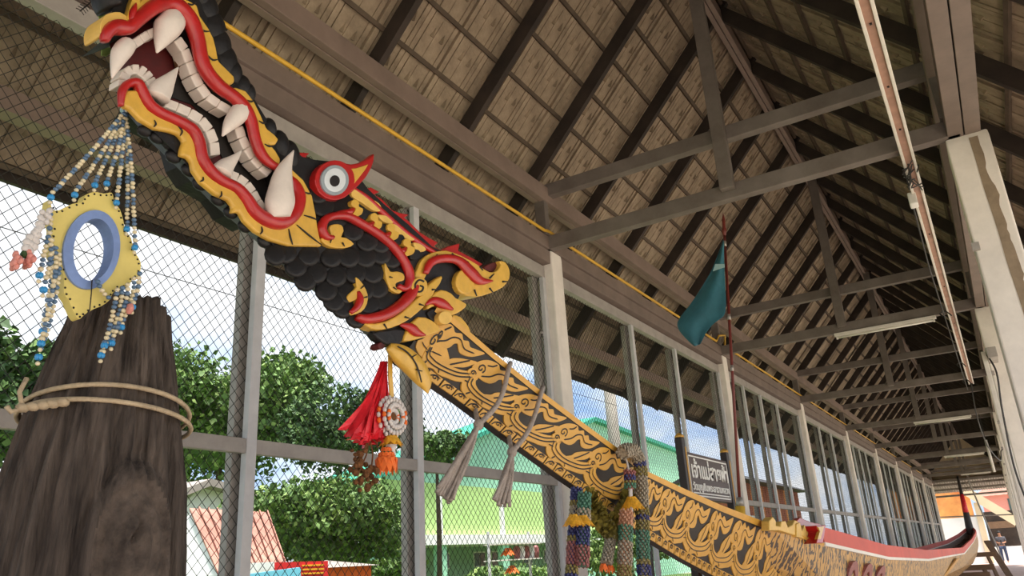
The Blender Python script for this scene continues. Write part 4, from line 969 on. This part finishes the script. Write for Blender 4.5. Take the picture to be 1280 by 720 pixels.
bead_rope('bead_rope', [(783,640),(782,665),(781,700),(780,735)], .026, [(.2,'bead_peach'),(.42,'bead_green'),(.72,'bead_grey'),(.9,'bead_olive'),(1,'bead_navy')], G2, -1.30)
m = MB(); m.tube([atx(783,575,-1.32), atx(787,592,-1.30)], .004, 6); m.build('thread', 'white_yarn', G2)
m = MB(); m.tube([atx(788,611,-1.30), atx(789,640,-1.30)], .008, 6); m.build('thread', 'white_yarn', G2)
G3 = empty('bead_garland', atx(722, 700, -1.36), 'twin strand bead garland with yellow flowers and navy bands beside the column', 'garland')
bead_rope('bead_rope', [(721,612),(720,630),(718,660),(716,690),(714,735)], .021, [(.12,'bead_navy'),(.2,'bead_olive'),(.4,'bead_grey'),(.5,'bead_navy'),(.56,'bead_olive'),(.8,'bead_rose'),(.88,'bead_olive'),(1,'bead_navy')], G3, -1.40)
bead_rope('bead_rope', [(731,618),(730,640),(729,668),(728,708)], .023, [(.2,'bead_green'),(.45,'bead_grey'),(.72,'bead_navy'),(1,'bead_rose')], G3, -1.36)
for a, b_ in ((717,650),(729,651)): petals('flower', atx(a, b_, -1.35), .045, 11, 'marigold', G3, .4, 1, 3)
G4 = empty('marigold_garland', atx(757, 690, -1.36), 'fluffy olive marigold loop under the neck ending in a beaded pendant', 'garland')
def fluffy(name, pts, r, mt, parent, x):
    P = cr_spline([atx(a, b_, x) for a, b_ in pts], 10); m = MB()
    for i, p in enumerate(P):
        for k in range(16):
            a = random.uniform(0, 2*PI); b2 = random.uniform(-1, 1); d = Vector((math.cos(a)*math.sqrt(1-b2*b2), math.sin(a)*math.sqrt(1-b2*b2), b2)); s_ = d.orthogonal().normalized()*.006; e_ = p+d*r*random.uniform(.8,1.15); m.add([p+s_, p-s_, e_-s_*1.4, e_+s_*1.4], [(0,1,2,3)])
    return m.build(name, mt, parent, kind='stuff')
fluffy('petal_rope', [(738,622),(744,640),(758,655),(772,650),(783,636),(786,622)], .042, 'moss_yellow', G4, -1.37)
fluffy('petal_knot', [(760,660),(764,668),(768,662)], .034, 'bead_olive', G4, -1.36)
bead_rope('pendant', [(764,668),(762,685),(758,704)], .02, [(1,'bead_grey')], G4, -1.36)
for a, b_ in ((754,706),(763,708)): petals('flower', atx(a, b_, -1.35), .022, 8, 'orange', G4, 1.0, .8, 2)

# ---- sign board behind the neck
XS = -1.96
sg = empty('sign_board', (XS, 6.0, 0), 'brown name board with white Thai lettering on two dark posts', 'sign')
c00, c10, c11, c01 = atx(858,556,XS), atx(912,585,XS), atx(914,640,XS), atx(861,610,XS)
y0, y1 = (c00.y+c01.y)/2, (c10.y+c11.y)/2; zt = (c00.z+c10.z)/2; zb = (c01.z+c11.z)/2
m = MB(); m.box((XS-.03, y0, zb), (XS, y1, zt)); m.build('board', 'sign_brown', sg, bevel=.004)
for y, dz in ((y0-.045, .10), (y1+.045, .08)):
    m = MB(); m.box((XS-.05, y-.036, 0), (XS+.008, y+.036, zt+dz)); m.build('post', 'sign_dark', sg, bevel=.006)
    m = MB(); m.box((XS+.008, y+.012, zb-.05), (XS+.012, y+.034, zt+dz-.07)); m.build('gold_strip', 'gold_flat', sg)
    m = MB(); m.lathe((XS-.02, y, zt+dz), [(.036,0),(.038,.012),(.022,.025),(.006,.034)], 8); m.build('post_cap', 'gold_flat', sg)
b0 = .022; m = MB()
for (a, b_, c, d) in ((y0+b0, zb+b0, y1-b0, zb+b0+.010), (y0+b0, zt-b0-.010, y1-b0, zt-b0), (y0+b0, zb+b0, y0+b0+.010, zt-b0), (y1-b0-.010, zb+b0, y1-b0, zt-b0)): m.box((XS, a, b_), (XS+.004, c, d))
m.build('border_line', 'sign_white', sg)
def thai(txt, ya, yb, z, h, name, thick=.0):
    cu = bpy.data.curves.new(name, 'FONT'); cu.body = txt; cu.size = h; cu.extrude = .002; cu.offset = thick; cu.align_x = 'LEFT'
    o = bpy.data.objects.new(name, cu); C.objects.link(o); bpy.context.view_layer.update()
    wd = o.dimensions.x or 1; dep = bpy.context.evaluated_depsgraph_get(); me = bpy.data.meshes.new_from_object(o.evaluated_get(dep)); bpy.data.objects.remove(o)
    k = (yb-ya)/wd
    q = bpy.data.objects.new(name, me); C.objects.link(q); me.materials.clear(); me.materials.append(M['sign_white'])
    q.matrix_world = Matrix(((0,0,1,XS+.003),(k,0,0,ya),(0,1,0,z),(0,0,0,1))); q.parent = sg; q.matrix_parent_inverse = Matrix.Translation(-WLOC[sg.name]); return q
Hh = zt-zb
thai('เจ้าแม่สายฟ้า', y0+.06, y1-.05, zb+Hh*.47, Hh*.48, 'lettering', .004)
thai('วัดบุญยืนพระอารามหลวง', y0+.06, y1-.05, zb+Hh*.20, Hh*.22, 'lettering', .002)
m = MB(); m.box((XS, y0+.06, zb+Hh*.125), (XS+.003, y1-.06, zb+Hh*.15)); m.build('underline', 'sign_white', sg)

# ---- flag on a leaning pole
pb = atx(926, 652, -1.56); pt = aty(904, 268, pb.y+.25)
fl = empty('flag', (pb.x, pb.y, 0), 'teal cloth flag drooping from a dark red pole with gold base', 'flag')
dv = (pt-pb).normalized()
m = MB(); m.tube([pb-dv*.05, pb+dv*((pt-pb).length*.93)], .011, 8); m.build('pole', 'pole_red', fl, smooth=True)
m = MB(); m.tube([pb-dv*.13, pb+dv*.10], [.034,.034], 10); m.build('pole_base', 'yellow_pipe', fl, smooth=True)
m = MB(); m.tube([pb+dv*.10, pb+dv*.16], [.03,.02], 10); m.build('ferrule', 'metal_band', fl, smooth=True)
for k in (.45, .62, .88):
    q = pb+dv*(pt-pb).length*k; m = MB(); m.tube([q, q+dv*.045], .0125, 8); m.build('band', 'metal_band', fl, smooth=True)
q = pb+dv*(pt-pb).length*.92; m = MB(); m.tube([q, q+dv*.05, q+dv*.08, q+dv*.14, q+dv*.2], [.012,.02,.012,.014,.002], 8); m.build('finial', 'pole_red', fl, smooth=True)
FLP = [[(904,300),(904.5,302)],[(894,328),(905,322)],[(886,345),(906,345)],[(872,368),(907,368)],[(858,388),(908,392)],[(843,404),(902,398)],[(852,418),(886,408)],[(868,433),(876,430)]]
m = MB(); NU = 8; vs = []
yb_ = pb.y+.1
for j, (l, r_) in enumerate(FLP):
    for i in range(NU+1):
        f = i/NU; px = l[0]+(r_[0]-l[0])*f; py = l[1]+(r_[1]-l[1])*f; vs.append(aty(px, py, yb_+.05+.05*math.sin(f*6+j*.5)*(1-f)))
m.add(vs, [(j*(NU+1)+i, j*(NU+1)+i+1, (j+1)*(NU+1)+i+1, (j+1)*(NU+1)+i) for j in range(len(FLP)-1) for i in range(NU)], 0)
o = m.build('cloth', ['teal_cloth'], fl, smooth=True); sdm = o.modifiers.new('sub', 'SUBSURF'); sdm.levels = 2; sdm.render_levels = 2; so = o.modifiers.new('thick', 'SOLIDIFY'); so.thickness = .003
m = MB(); W = [aty(a, b_, yb_-.01) for a, b_ in ((894,330),(905.5,330),(905.5,334),(891,339))]; m.poly(W, (0,.004,0)); m.build('pale_band', 'teal_pale', fl)

# ---- overhead light rail, lamps and cables
rail = empty('light_rail', (-.045, 9, 4.12), 'long pale and brown lamp rail slung under the cross beams', 'light fixture')
m = MB(); m.box((-.07, 1.5, 4.13), (-.02, 15.9, 4.185)); m.build('channel', 'rail_brown', rail, bevel=.004)
for x in (-.088, -.022):
    m = MB(); m.box((x, 1.5, 4.115), (x+.02, 15.9, 4.16)); m.build('edge_strip', 'white_pipe', rail, bevel=.004)
for y in (3.9, 4.6, 5.2, 7.4, 9.2, 11.0): 
    m = MB(); m.box((-.05, y, 4.122), (-.038, y+.012, 4.131)); m.build('screw', 'ink', rail)
m = MB(); m.box((-.12, 6.35, 4.04), (-.06, 6.47, 4.14)); m.build('junction_box', 'sign_white', rail, bevel=.01)
m = MB()
for k in range(5):
    P = [Vector((-.05+random.uniform(-.06,.06), 5.75+.08*j+random.uniform(-.05,.05), 4.10+random.uniform(-.08,.06))) for j in range(6)]; m.tube(cr_spline(P, 4), .005, 5)
m.build('cable_tangle', 'dark_metal', rail)
m = MB(); m.tube([(-.10, 6.4, 4.05), (-.12, 8.0, 4.0), (-.12, 11, 3.98), (-.12, 15.4, 3.95)], .007, 5); m.build('side_cable', 'dark_metal', rail)
for a, b_ in ((10.0, 0), (13.4, 0), (15.0, 0)):
    m = MB(); m.tube(cr_spline([(-.12, a, 3.98), (-.16, a+.1, 4.06), (-.1, a+.2, 4.1), (-.05, a+.12, 4.02)], 4), .008, 5); m.build('cable_tie', 'dark_metal', rail)
m = MB(); m.tube(cr_spline([(-.045, 15.86, 4.13), (-.09, 16.2, 3.6), (-.05, 17.5, 3.2), (.1, 19.0, 3.0), (.17, 20.5, 3.3), (.22, 20.72, 3.36)], 8), .012, 6)
m.build('hanging_cable', 'dark_metal', smooth=True, label='black electric cable drooping from the end of the lamp rail', cat='cable')
tg = empty('fluorescent_lamp', (.03, 20.66, 2.9), 'bare fluorescent tube hanging upright on a thin wire', 'lamp')
pA, pB = aty(1232, 550, 20.66), aty(1243, 590, 20.66); m = MB(); m.tube([pA, pB], .03, 8); m.build('tube', 'white_pipe', tg, smooth=True)
m = MB(); m.tube([(pA.x, 20.68, 4.2), pA], .006, 5); m.build('wire', 'dark_metal', tg)
for i, y in enumerate((Y1+S, Y1+3*S, Y1+5*S, Y1+7*S)):
    lf = empty('fluorescent_lamp', (-.85, y-.05, 4.12), 'white fluorescent batten lamp fixed under a cross beam', 'lamp', 'batten lamps under the cross beams')
    m = MB(); m.box((-1.42, y-.07, 4.145), (-.22, y-.02, 4.188)); m.build('housing', 'white_pipe', lf, bevel=.005)
    m = MB(); m.tube([(-1.38, y-.045, 4.128), (-.26, y-.045, 4.128)], .014, 8); m.build('tube', 'tube_glass', lf, smooth=True)
    for x in (-1.40, -.26): 
        m = MB(); m.box((x, y-.065, 4.11), (x+.02, y-.025, 4.15)); m.build('lamp_holder', 'white_pipe', lf)
vp = empty('fluorescent_lamp', (.16, 10.5, 0), 'upright white lamp batten fixed to a broad column with a loose cable', 'lamp')
m = MB(); m.box((.145, 10.5, 1.2), (.195, 10.58, 3.62)); m.build('housing', 'white_pipe', vp, bevel=.006)
m = MB(); m.box((.20, 10.3, 3.5), (.30, 10.7, 3.62)); m.build('bracket', 'steel_dark', vp, bevel=.006)
m = MB(); m.tube(cr_spline([(.20, 10.4, 3.55), (.24, 10.2, 3.3), (.2, 10.2, 2.9), (.17, 10.3, 2.3), (.2, 10.3, 1.9)], 6), .01, 6); m.build('cable', 'dark_metal', vp)

# ================================================================== OUTSIDE
def tree(name, label, c, r, n, leaf, lm, cat='tree', group=None, trunk=True, lobes=13):
    c = Vector(c); root = empty(name, (c.x, c.y, -.13), label, cat, group)
    L = [(Vector((0,0,0)), .55), (Vector((0,0,-.4)), .5)]
    for k in range(lobes):
        a = 2*PI*k/lobes+random.random(); b_ = random.uniform(-.5, .75); L.append((Vector((.68*math.cos(a)*math.sqrt(1-b_*b_), .68*math.sin(a)*math.sqrt(1-b_*b_), .68*b_)), random.uniform(.22, .42)))
    m = MB()
    for k in range(n):
        o, s_ = random.choice(L); d = Vector((random.gauss(0,1), random.gauss(0,1), random.gauss(0,1))).normalized(); q = o + d*s_*random.choice((random.uniform(.55, 1.0), random.uniform(.85, 1.3)))
        p = c + Vector((q.x*r[0], q.y*r[1], q.z*r[2])); u = Vector((random.gauss(0,1), random.gauss(0,1), random.gauss(0,.6))).normalized(); v = u.orthogonal().normalized(); v = (v*math.cos(k)+u.cross(v)*math.sin(k))
        l = leaf*random.uniform(.7, 1.3); w_ = l*.42; droop = Vector((0,0,-.25*l))
        m.add([p-u*l*.5+droop*0, p+v*w_, p+u*l*.5+droop, p-v*w_], [(0,1,2),(0,2,3)], 0 if random.random() < .7 else 1)
    m.build('foliage', lm, root, kind='stuff')
    m = MB()
    for o, s_ in L[:4]: q = c+Vector((o.x*r[0], o.y*r[1], o.z*r[2])); m.ball(q, 1, nu=8, nv=6, sq=(r[0]*s_*.62, r[1]*s_*.62, r[2]*s_*.62))
    m.build('inner_foliage', lm[0], root, kind='stuff')
    if trunk:
        m = MB(); m.tube([(c.x, c.y, -.13), (c.x+.05, c.y, (c.z-.13)/2), (c.x, c.y, c.z)], [.05*r[2]+.06, .04*r[2]+.05, .04], 8); m.build('trunk', 'bark', root, smooth=True)
    return root
def pxr(px, py, x, rx, ry):
    c = atx(px, py, x); return c, (abs(rx), abs(atx(px+rx, py, x).y-atx(px-rx, py, x).y)/2, abs(atx(px, py-ry, x).z-atx(px, py+ry, x).z)/2)
def ptree(name, label, px, py, x, rx, ry, n, leaf, lm, **kw):
    c = atx(px, py, x); ry_ = (atx(px+rx, py, x).y-atx(px-rx, py, x).y)/2; rz = (atx(px, py-ry, x).z-atx(px, py+ry, x).z)/2
    return tree(name, label, c, (ry_, ry_, rz), n, leaf, lm, **kw)
ptree('tree', 'dark leafy tree crown behind the weathered stump', -12, 490, -12, 85, 110, 9000, .15, ['leaf2', 'leaf1'])
ptree('tree', 'large yellow green tree rising beside the white gabled house', 278, 520, -25, 118, 92, 24000, .23, ['leaf1', 'leaf3'])
ptree('tree', 'bright bushy tree with small leaves beside the rust red roof', 400, 655, -12.5, 86, 72, 16000, .12, ['leaf1', 'leaf3'])
ptree('tree', 'dark green tree standing behind the red ribbon tassel', 425, 540, -17, 62, 58, 9000, .16, ['leaf2', 'leaf1'])
ptree('tree', 'slim green tree in front of the mint gable', 545, 558, -17.5, 26, 34, 3000, .17, ['leaf1', 'leaf2'])
ptree('shrub', 'low green shrub at the foot of the lime building', 490, 711, -19.9, 24, 16, 1800, .2, ['leaf1', 'leaf3'], cat='shrub', trunk=False)
ptree('shrub', 'fresh green shrub behind the marigold garland', 765, 690, -6.2, 34, 34, 2600, .10, ['leaf3', 'leaf1'], cat='shrub', trunk=False)
ptree('shrub', 'dark low shrub beyond the white column base', 650, 716, -12, 34, 20, 1500, .14, ['leaf1', 'leaf3'], cat='shrub', trunk=False)
gm = MB(); gm.box((-60, -20, -.13), (-4.6, 70, -.11)); gm.build('lawn', 'grass', kind='structure', label='green grass strip outside the mesh wall', cat='grass')
# lime and mint building
bl = empty('school_building', (-25, 36, -.13), 'lime green building with a mint gable and white floor band', 'building')
XA = -22.0; yA0, yA1, yP = 25.0, 47.5, 39.3
def boxp(name, a, b_, mt, par, bev=0): m = MB(); m.box(a, b_); return m.build(name, mt, par, bevel=bev)
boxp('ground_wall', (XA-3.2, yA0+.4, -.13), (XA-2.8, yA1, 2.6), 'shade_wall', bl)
boxp('floor_band', (XA-3, yA0-.2, 2.55), (XA+.35, yA1, 2.98), 'white_wall', bl)
boxp('upper_wall', (XA-3, yA0, 2.98), (XA, yA1, 5.25), 'lime', bl)
m = MB(); m.poly([(XA, yA0, 5.25), (XA, yA1, 5.25), (XA, yA1, 7.0), (XA, yP, 9.55)], (-3, 0, 0)); m.build('gable', 'mint', bl)
for (a, za), (b_, zb_) in (((yA0-.6, 5.0), (yP, 9.75)), ((yP, 9.75), (yA1+.5, 7.05))):
    m = MB(); m.poly([(XA+.5, a, za), (XA+.5, b_, zb_), (XA+.5, b_, zb_+.22), (XA+.5, a, za+.22)], (-3.6, 0, 0)); m.build('roof_slope', 'teal_trim', bl)
for y in (25.3, 29.6, 34.9, 40.5, 46.0):
    boxp('ground_pillar', (XA-.1, y-.3, -.13), (XA+.2, y+.3, 2.56), 'mint', bl); boxp('wall_pilaster', (XA, y-.16, 2.98), (XA+.12, y+.16, 5.25), 'white_wall', bl)
for y in (27.0, 30.9, 33.6, 36.9, 38.6, 42, 44.5): 
    w_ = boxp('window', (XA-2.82, y-.55, 1.5), (XA-2.74, y+.55, 2.3), 'white_wall', bl); boxp('pane', (XA-2.76, y-.48, 1.57), (XA-2.71, y-.03, 2.23), 'glass_dark', w_); boxp('pane', (XA-2.76, y+.03, 1.57), (XA-2.71, y+.48, 2.23), 'glass_dark', w_)
b2 = empty('school_building', (-29, 62, -.13), 'mint green building with a teal roof behind the bead garlands', 'building')
XB = -26.0; pk = atx(738, 527, XB); e0 = atx(694, 548, XB); e1 = atx(860, 572, XB)
m = MB(); m.poly([(XB, e0.y, -.13), (XB, e1.y, -.13), (XB, e1.y, e1.z), (XB, pk.y, pk.z), (XB, e0.y, e0.z)], (-8, 0, 0)); m.build('wall', 'mint', b2)
boxp('floor_band', (XB, e0.y, 3.2), (XB+.3, e1.y, 4.0), 'white_wall', b2); boxp('lime_band', (XB, e0.y, 4.0), (XB+.15, e1.y, 7.0), 'lime', b2)
for a, b_ in ((e0, pk), (pk, e1)):
    m = MB(); m.poly([(XB+.5, a.y, a.z), (XB+.5, b_.y, b_.z), (XB+.5, b_.y, b_.z+.3), (XB+.5, a.y, a.z+.3)], (-9, 0, 0)); m.build('roof_slope', 'teal_trim', b2)
# white gabled house
wh = empty('white_house', atx(255, 640, -16.5), 'small white house with a grey gable roof behind the stump', 'house')
g0, gp, g1 = atx(222, 614, -16.5), atx(250, 603, -16.5), atx(284, 618, -16.5)
m = MB(); m.poly([(-16.5, g0.y+.3, -.13), (-16.5, g1.y+1.5, -.13), (-16.5, g1.y+1.5, g1.z-.2), (-16.5, gp.y, gp.z-.1), (-16.5, g0.y+.3, g0.z-.2)], (-2, 0, 0)); m.build('wall', 'white_wall', wh)
for a, b_ in ((g0, gp), (gp, Vector((-16.5, g1.y+1.8, g1.z-.15)))):
    m = MB(); m.poly([(-16.1, a.y, a.z-.12), (-16.1, b_.y, b_.z-.12), (-16.1, b_.y, b_.z+.05), (-16.1, a.y, a.z+.05)], (-2.8, 0, 0)); m.build('roof_slope', 'grey_roof', wh)
boxp('window', (-16.52, gp.y+.9, 2.5), (-16.45, gp.y+1.6, 3.0), 'glass_dark', wh)
# kiosk with rusted corrugated roof
ks = empty('kiosk', atx(300, 712, -9.6), 'small kiosk under a rusty red corrugated roof', 'kiosk')
rA, rB, eA, eB = atx(237, 635, -10.6), atx(334, 640, -10.6), atx(272, 714, -9.2), atx(356, 703, -9.2)
for k in range(9):
    f0, f1 = k/9, (k+.86)/9; m = MB(); m.poly([rA.lerp(rB, f0), rA.lerp(rB, f1), eA.lerp(eB, f1), eA.lerp(eB, f0)], (0, 0, -.04)); m.build('roof_sheet', 'rust_roof', ks)
    f0, f1 = (k+.86)/9, (k+1)/9; m = MB(); m.poly([rA.lerp(rB, f0)+Vector((.02,0,.03)), rA.lerp(rB, f1)+Vector((.02,0,.03)), eA.lerp(eB, f1)+Vector((.02,0,.03)), eA.lerp(eB, f0)+Vector((.02,0,.03))], (0, 0, -.06)); m.build('roof_rib', 'rust_roof', ks)
m = MB(); m.poly([rA+Vector((0,.05,-.05)), Vector((eA.x, eA.y+.05, eA.z-.05)), Vector((eA.x, eA.y+.05, -.13)), Vector((-12, rA.y+.05, -.13)), Vector((-12, rA.y+.05, eA.z))], (0, .1, 0)); m.build('gable_wall', 'white_wall', ks, tri=True)
m = MB(); m.box((-12, rA.y+.2, -.13), (-9.5, eB.y-.2, eB.z-.05)); m.build('body', 'white_wall', ks)
m = MB(); m.bar(eA+Vector((.03,0,-.05)), eB+Vector((.03,0,-.05)), .05, .1); m.build('fascia', 'banner_red', ks)
# market stalls
def board(name, label, px, x, mt, dep=.06, cat='banner'):
    P = [atx(a, b_, x) for a, b_ in px]; root = empty(name, (x, P[0].y, -.13), label, cat)
    m = MB(); m.poly(P, (-dep, 0, 0)); m.build('panel', mt, root)
    ys = [p.y for p in P]; zt_ = min(p.z for p in P)
    for y in (min(ys)+.05, max(ys)-.05): m = MB(); m.box((x-dep-.04, y-.02, -.13), (x-dep, y+.02, max(p.z for p in P)-.02)); m.build('post', 'steel_dark', root)
    return root
r1 = board('market_banner', 'red printed banner with yellow lines on a stall', [(343,703),(410,701),(410,730),(343,730)], -7.8, 'banner_red')
for k in range(3):
    P = [atx(a, b_, -7.79) for a, b_ in ((378,706+5*k),(405,705+5*k),(405,707+5*k),(378,708+5*k))]; m = MB(); m.poly(P, (-.01,0,0)); m.build('printed_line', 'marigold', r1)
board('market_banner', 'cream banner hung beside the red one', [(311,704),(343,702),(343,716),(311,718)], -7.75, 'banner_white')
board('market_banner', 'pale blue sloping banner edge below the red one', [(308,718),(376,709),(376,732),(308,732)], -7.6, 'banner_blue')
tn = empty('stall_tent', atx(440, 720, -9), 'orange sided stall with a small grey peaked cover', 'stall')
a0, a1 = atx(418, 722, -9), atx(464, 722, -9); zt0 = atx(440, 708, -9).z
boxp('side_cloth', (-10.2, a0.y, -.13), (-9, a1.y, zt0), 'orange_tent', tn)
m = MB(); pk2 = Vector((-9.6, (a0.y+a1.y)/2, atx(440, 699, -9.6).z)); cs = [Vector((-8.9, a0.y-.1, zt0)), Vector((-8.9, a1.y+.1, zt0)), Vector((-10.3, a1.y+.1, zt0)), Vector((-10.3, a0.y-.1, zt0))]
m.add(cs+[pk2], [(0,1,4),(1,2,4),(2,3,4),(3,0,4),(3,2,1,0)]); m.build('cover', 'grey_roof', tn)
# market umbrella-like orange goods on shelf in front of the lime building
sh = empty('plant_stand', atx(655, 712, -8), 'stand with orange pots and pale goods beside the lime building', 'stand')
q0, q1 = atx(622, 700, -8), atx(672, 696, -8)
for z in (q0.z, q0.z-.5, q0.z+.28): boxp('shelf', (-8.3, q0.y, z-.02), (-7.9, q1.y, z), 'banner_white', sh)
for y in (q0.y, q1.y): boxp('upright', (-8.2, y-.02, -.13), (-8.16, y+.02, q0.z+.5), 'steel', sh)
for a, b_ in ((635, 693), (640, 715)):
    petals('orange_bloom', atx(a, b_, -8.0)+Vector((0,0,.05)), .16, 10, 'orange', sh, .4, 1, 3)
for k in range(5):
    p = atx(646+6*k, 690, -8.1); m = MB(); m.lathe(Vector((p.x, p.y, q0.z)), [(.05,0),(.07,.1),(.065,.2),(.03,.24)], 8); m.build('jar', 'white_wall' if k % 2 else 'bead_rose', sh)
# concrete utility pole
up_ = atx(773, 600, -8); upo = empty('utility_pole', (up_.x, up_.y, -.13), 'pale concrete utility pole outside the mesh wall', 'pole')
m = MB(); m.tube([(up_.x, up_.y, -.13), (up_.x, up_.y, 9.5)], [.17, .13], 10); m.build('shaft', 'concrete', upo, smooth=True)
m = MB(); m.box((up_.x-.05, up_.y-.9, 8.9), (up_.x+.05, up_.y+.9, 9.05)); m.build('crossarm', 'concrete', upo)
for k in range(2):
    m = MB(); z = 5.2+.9*k; m.tube(cr_spline([(up_.x+.2, -20, z+.2), (up_.x+.2, 0, z-.2), (up_.x+.2, up_.y, z)], 8), .006, 5); m.build('power_line', 'dark_metal', upo)
# brick house seen through the farther panels
bh = empty('brick_house', (-10, 36, -.13), 'brick red house with a dark roof beyond the mesh wall', 'house')
boxp('wall', (-11, 31.5, -.13), (-9.2, 44, 4.3), 'brick_red', bh)
m = MB(); m.poly([(-8.6, 31, 4.25), (-11.4, 31, 4.25), (-10.0, 31, 4.8)], (0, 13.5, 0)); m.build('roof', 'dark_metal', bh)
for k in range(24): boxp('plank', (-9.2, 31.7+.5*k, 0), (-9.17, 31.7+.5*k+.42, 4.2), 'brick_red' if k % 3 else 'end_orange', bh)
boxp('window', (-9.18, 33.4, 1.6), (-9.1, 35.0, 2.9), 'white_wall', bh)

# ------------------------------------------------------------------ far end of the hall
eb = empty('temple_wall', (-3.2, 56, 0), 'end building with an orange upper wall and white lower wall', 'building')
boxp('lower_wall', (-6, 55.2, -.13), (-1.62, 56.2, 2.62), 'white_wall', eb); boxp('upper_wall', (-6, 55.25, 2.62), (-1.75, 56.15, 5.2), 'end_orange', eb); boxp('corner_strip', (-1.62, 55.1, -.13), (-1.32, 56.2, 3.4), 'cream_wall', eb)
m = MB(); m.bar(Vector((-2.6, 55.0, 4.75)), Vector((.35, 55.0, 2.15)), .5, .18, up=(0,-1,0)); m.build('barge_board', 'cream_wall', eb)
boxp('shed_shade_panel', (-1.3, 58, .8), (.6, 58.2, 2.9), 'rafter', eb); boxp('inner_panel', (-1.2, 57.8, 1.9), (.2, 57.9, 2.3), 'wood_cut', eb)  # solid dark box, its colour stands for the shade inside the shed
rh = empty('red_roof_house', (0, 78, 0), 'pink house with a red hipped roof beyond the hall', 'house')
boxp('wall', (-1.6, 76, -.13), (5, 84, 4.6), 'pink', rh); m = MB(); m.add([(-2.2,75.4,4.5),(5.6,75.4,4.5),(5.6,84.6,4.5),(-2.2,84.6,4.5),(.2,79,6.2),(3.4,79,6.2)], [(0,1,5,4),(1,2,5),(2,3,4,5),(3,0,4),(3,2,1,0)]); m.build('roof', 'rust_roof', rh)
boxp('window', (.2, 75.95, 3.2), (.7, 76.05, 4.2), 'glass_dark', rh)
lw2 = MB(); lw2.box((-1.32, 56.0, -.12), (1.6, 56.25, .86)); lw2.build('parapet', 'white_wall', label='low white parapet behind the standing person', cat='wall', kind='structure')
m = MB(); m.tube([(-.62, 44, .0), (-1.28, 44.6, 4.1)], .035, 8); m.build('bamboo_pole', 'steel_dark', label='thin grey pole leaning up to the roof beside the stern', cat='pole')
m = MB(); m.tube([(-3.2, 46, 2.55), (.3, 46, 2.42)], .03, 8); m.build('tie_rod', 'steel_dark', kind='structure', label='thin steel rod across the far end of the hall', cat='rod')
# person with phone
px0, py0 = -.70, 54.4
man = empty('person', (px0, py0, 0), 'person in a grey shirt and blue jeans looking down at a phone', 'person')
def skin(name, V, E, mt, parent, sub=2, bevel=0):
    me = bpy.data.meshes.new(name); me.from_pydata([Vector(v[:3])+Vector((px0, py0, 0)) for v in V], E, []); ob = bpy.data.objects.new(name, me); C.objects.link(ob); me.materials.append(M[mt])
    sk = ob.modifiers.new('skin', 'SKIN'); 
    for i, v in enumerate(V): me.skin_vertices[0].data[i].radius = (v[3], v[4] if len(v) > 4 else v[3])
    me.skin_vertices[0].data[0].use_root = True
    ss = ob.modifiers.new('sub', 'SUBSURF'); ss.levels = sub; ss.render_levels = sub; sk.use_smooth_shade = True
    ob.parent = parent; ob.matrix_parent_inverse = Matrix.Translation(-WLOC[parent.name]); WLOC[ob.name] = Vector((0,0,0)); return ob
BV = [(0,0,.95,.13,.10),(0,0,1.15,.13,.09),(0,0,1.34,.15,.10),(0,-.01,1.45,.06),(0,-.03,1.53,.065),(0,-.045,1.61,.085,.095),(0,-.04,1.69,.06,.07),
      (.18,0,1.38,.055),(.22,.0,1.12,.042),(.08,-.24,1.08,.033),(.04,-.29,1.11,.03),(-.18,0,1.38,.055),(-.22,0,1.12,.042),(-.08,-.24,1.08,.033),(-.04,-.29,1.11,.03),
      (.1,0,.88,.08),(.11,-.01,.5,.055),(.11,.02,.08,.04),(.12,-.12,.04,.035),(-.1,0,.88,.08),(-.11,-.01,.5,.055),(-.11,.02,.08,.04),(-.12,-.12,.04,.035)]
BE = [(0,1),(1,2),(2,3),(3,4),(4,5),(5,6),(2,7),(7,8),(8,9),(9,10),(2,11),(11,12),(12,13),(13,14),(0,15),(15,16),(16,17),(17,18),(0,19),(19,20),(20,21),(21,22)]
skin('body', BV, BE, 'skin', man)
skin('shirt', [(0,0,.93,.17,.13),(0,0,1.15,.165,.12),(0,0,1.34,.19,.125),(0,0,1.42,.10),(.19,0,1.37,.075),(.225,0,1.17,.06),(-.19,0,1.37,.075),(-.225,0,1.17,.06)], [(0,1),(1,2),(2,3),(2,4),(4,5),(2,6),(6,7)], 'shirt', man)
skin('jeans', [(0,0,.93,.155,.12),(.1,0,.84,.10),(.115,-.01,.5,.075),(.115,.02,.1,.065),(-.1,0,.84,.10),(-.115,-.01,.5,.075),(-.115,.02,.1,.065)], [(0,1),(1,2),(2,3),(0,4),(4,5),(5,6)], 'jeans', man)
m = MB(); m.ball((px0, py0-.02, 1.66), .105, nu=12, nv=8, sq=(.9,1.0,.9)); m.build('hair', 'hair', man, smooth=True)
m = MB(); m.box((px0-.035, py0-.33, 1.10), (px0+.035, py0-.315, 1.24)); m.build('phone', 'ink', label='dark phone held up in both hands by the standing person', cat='phone')
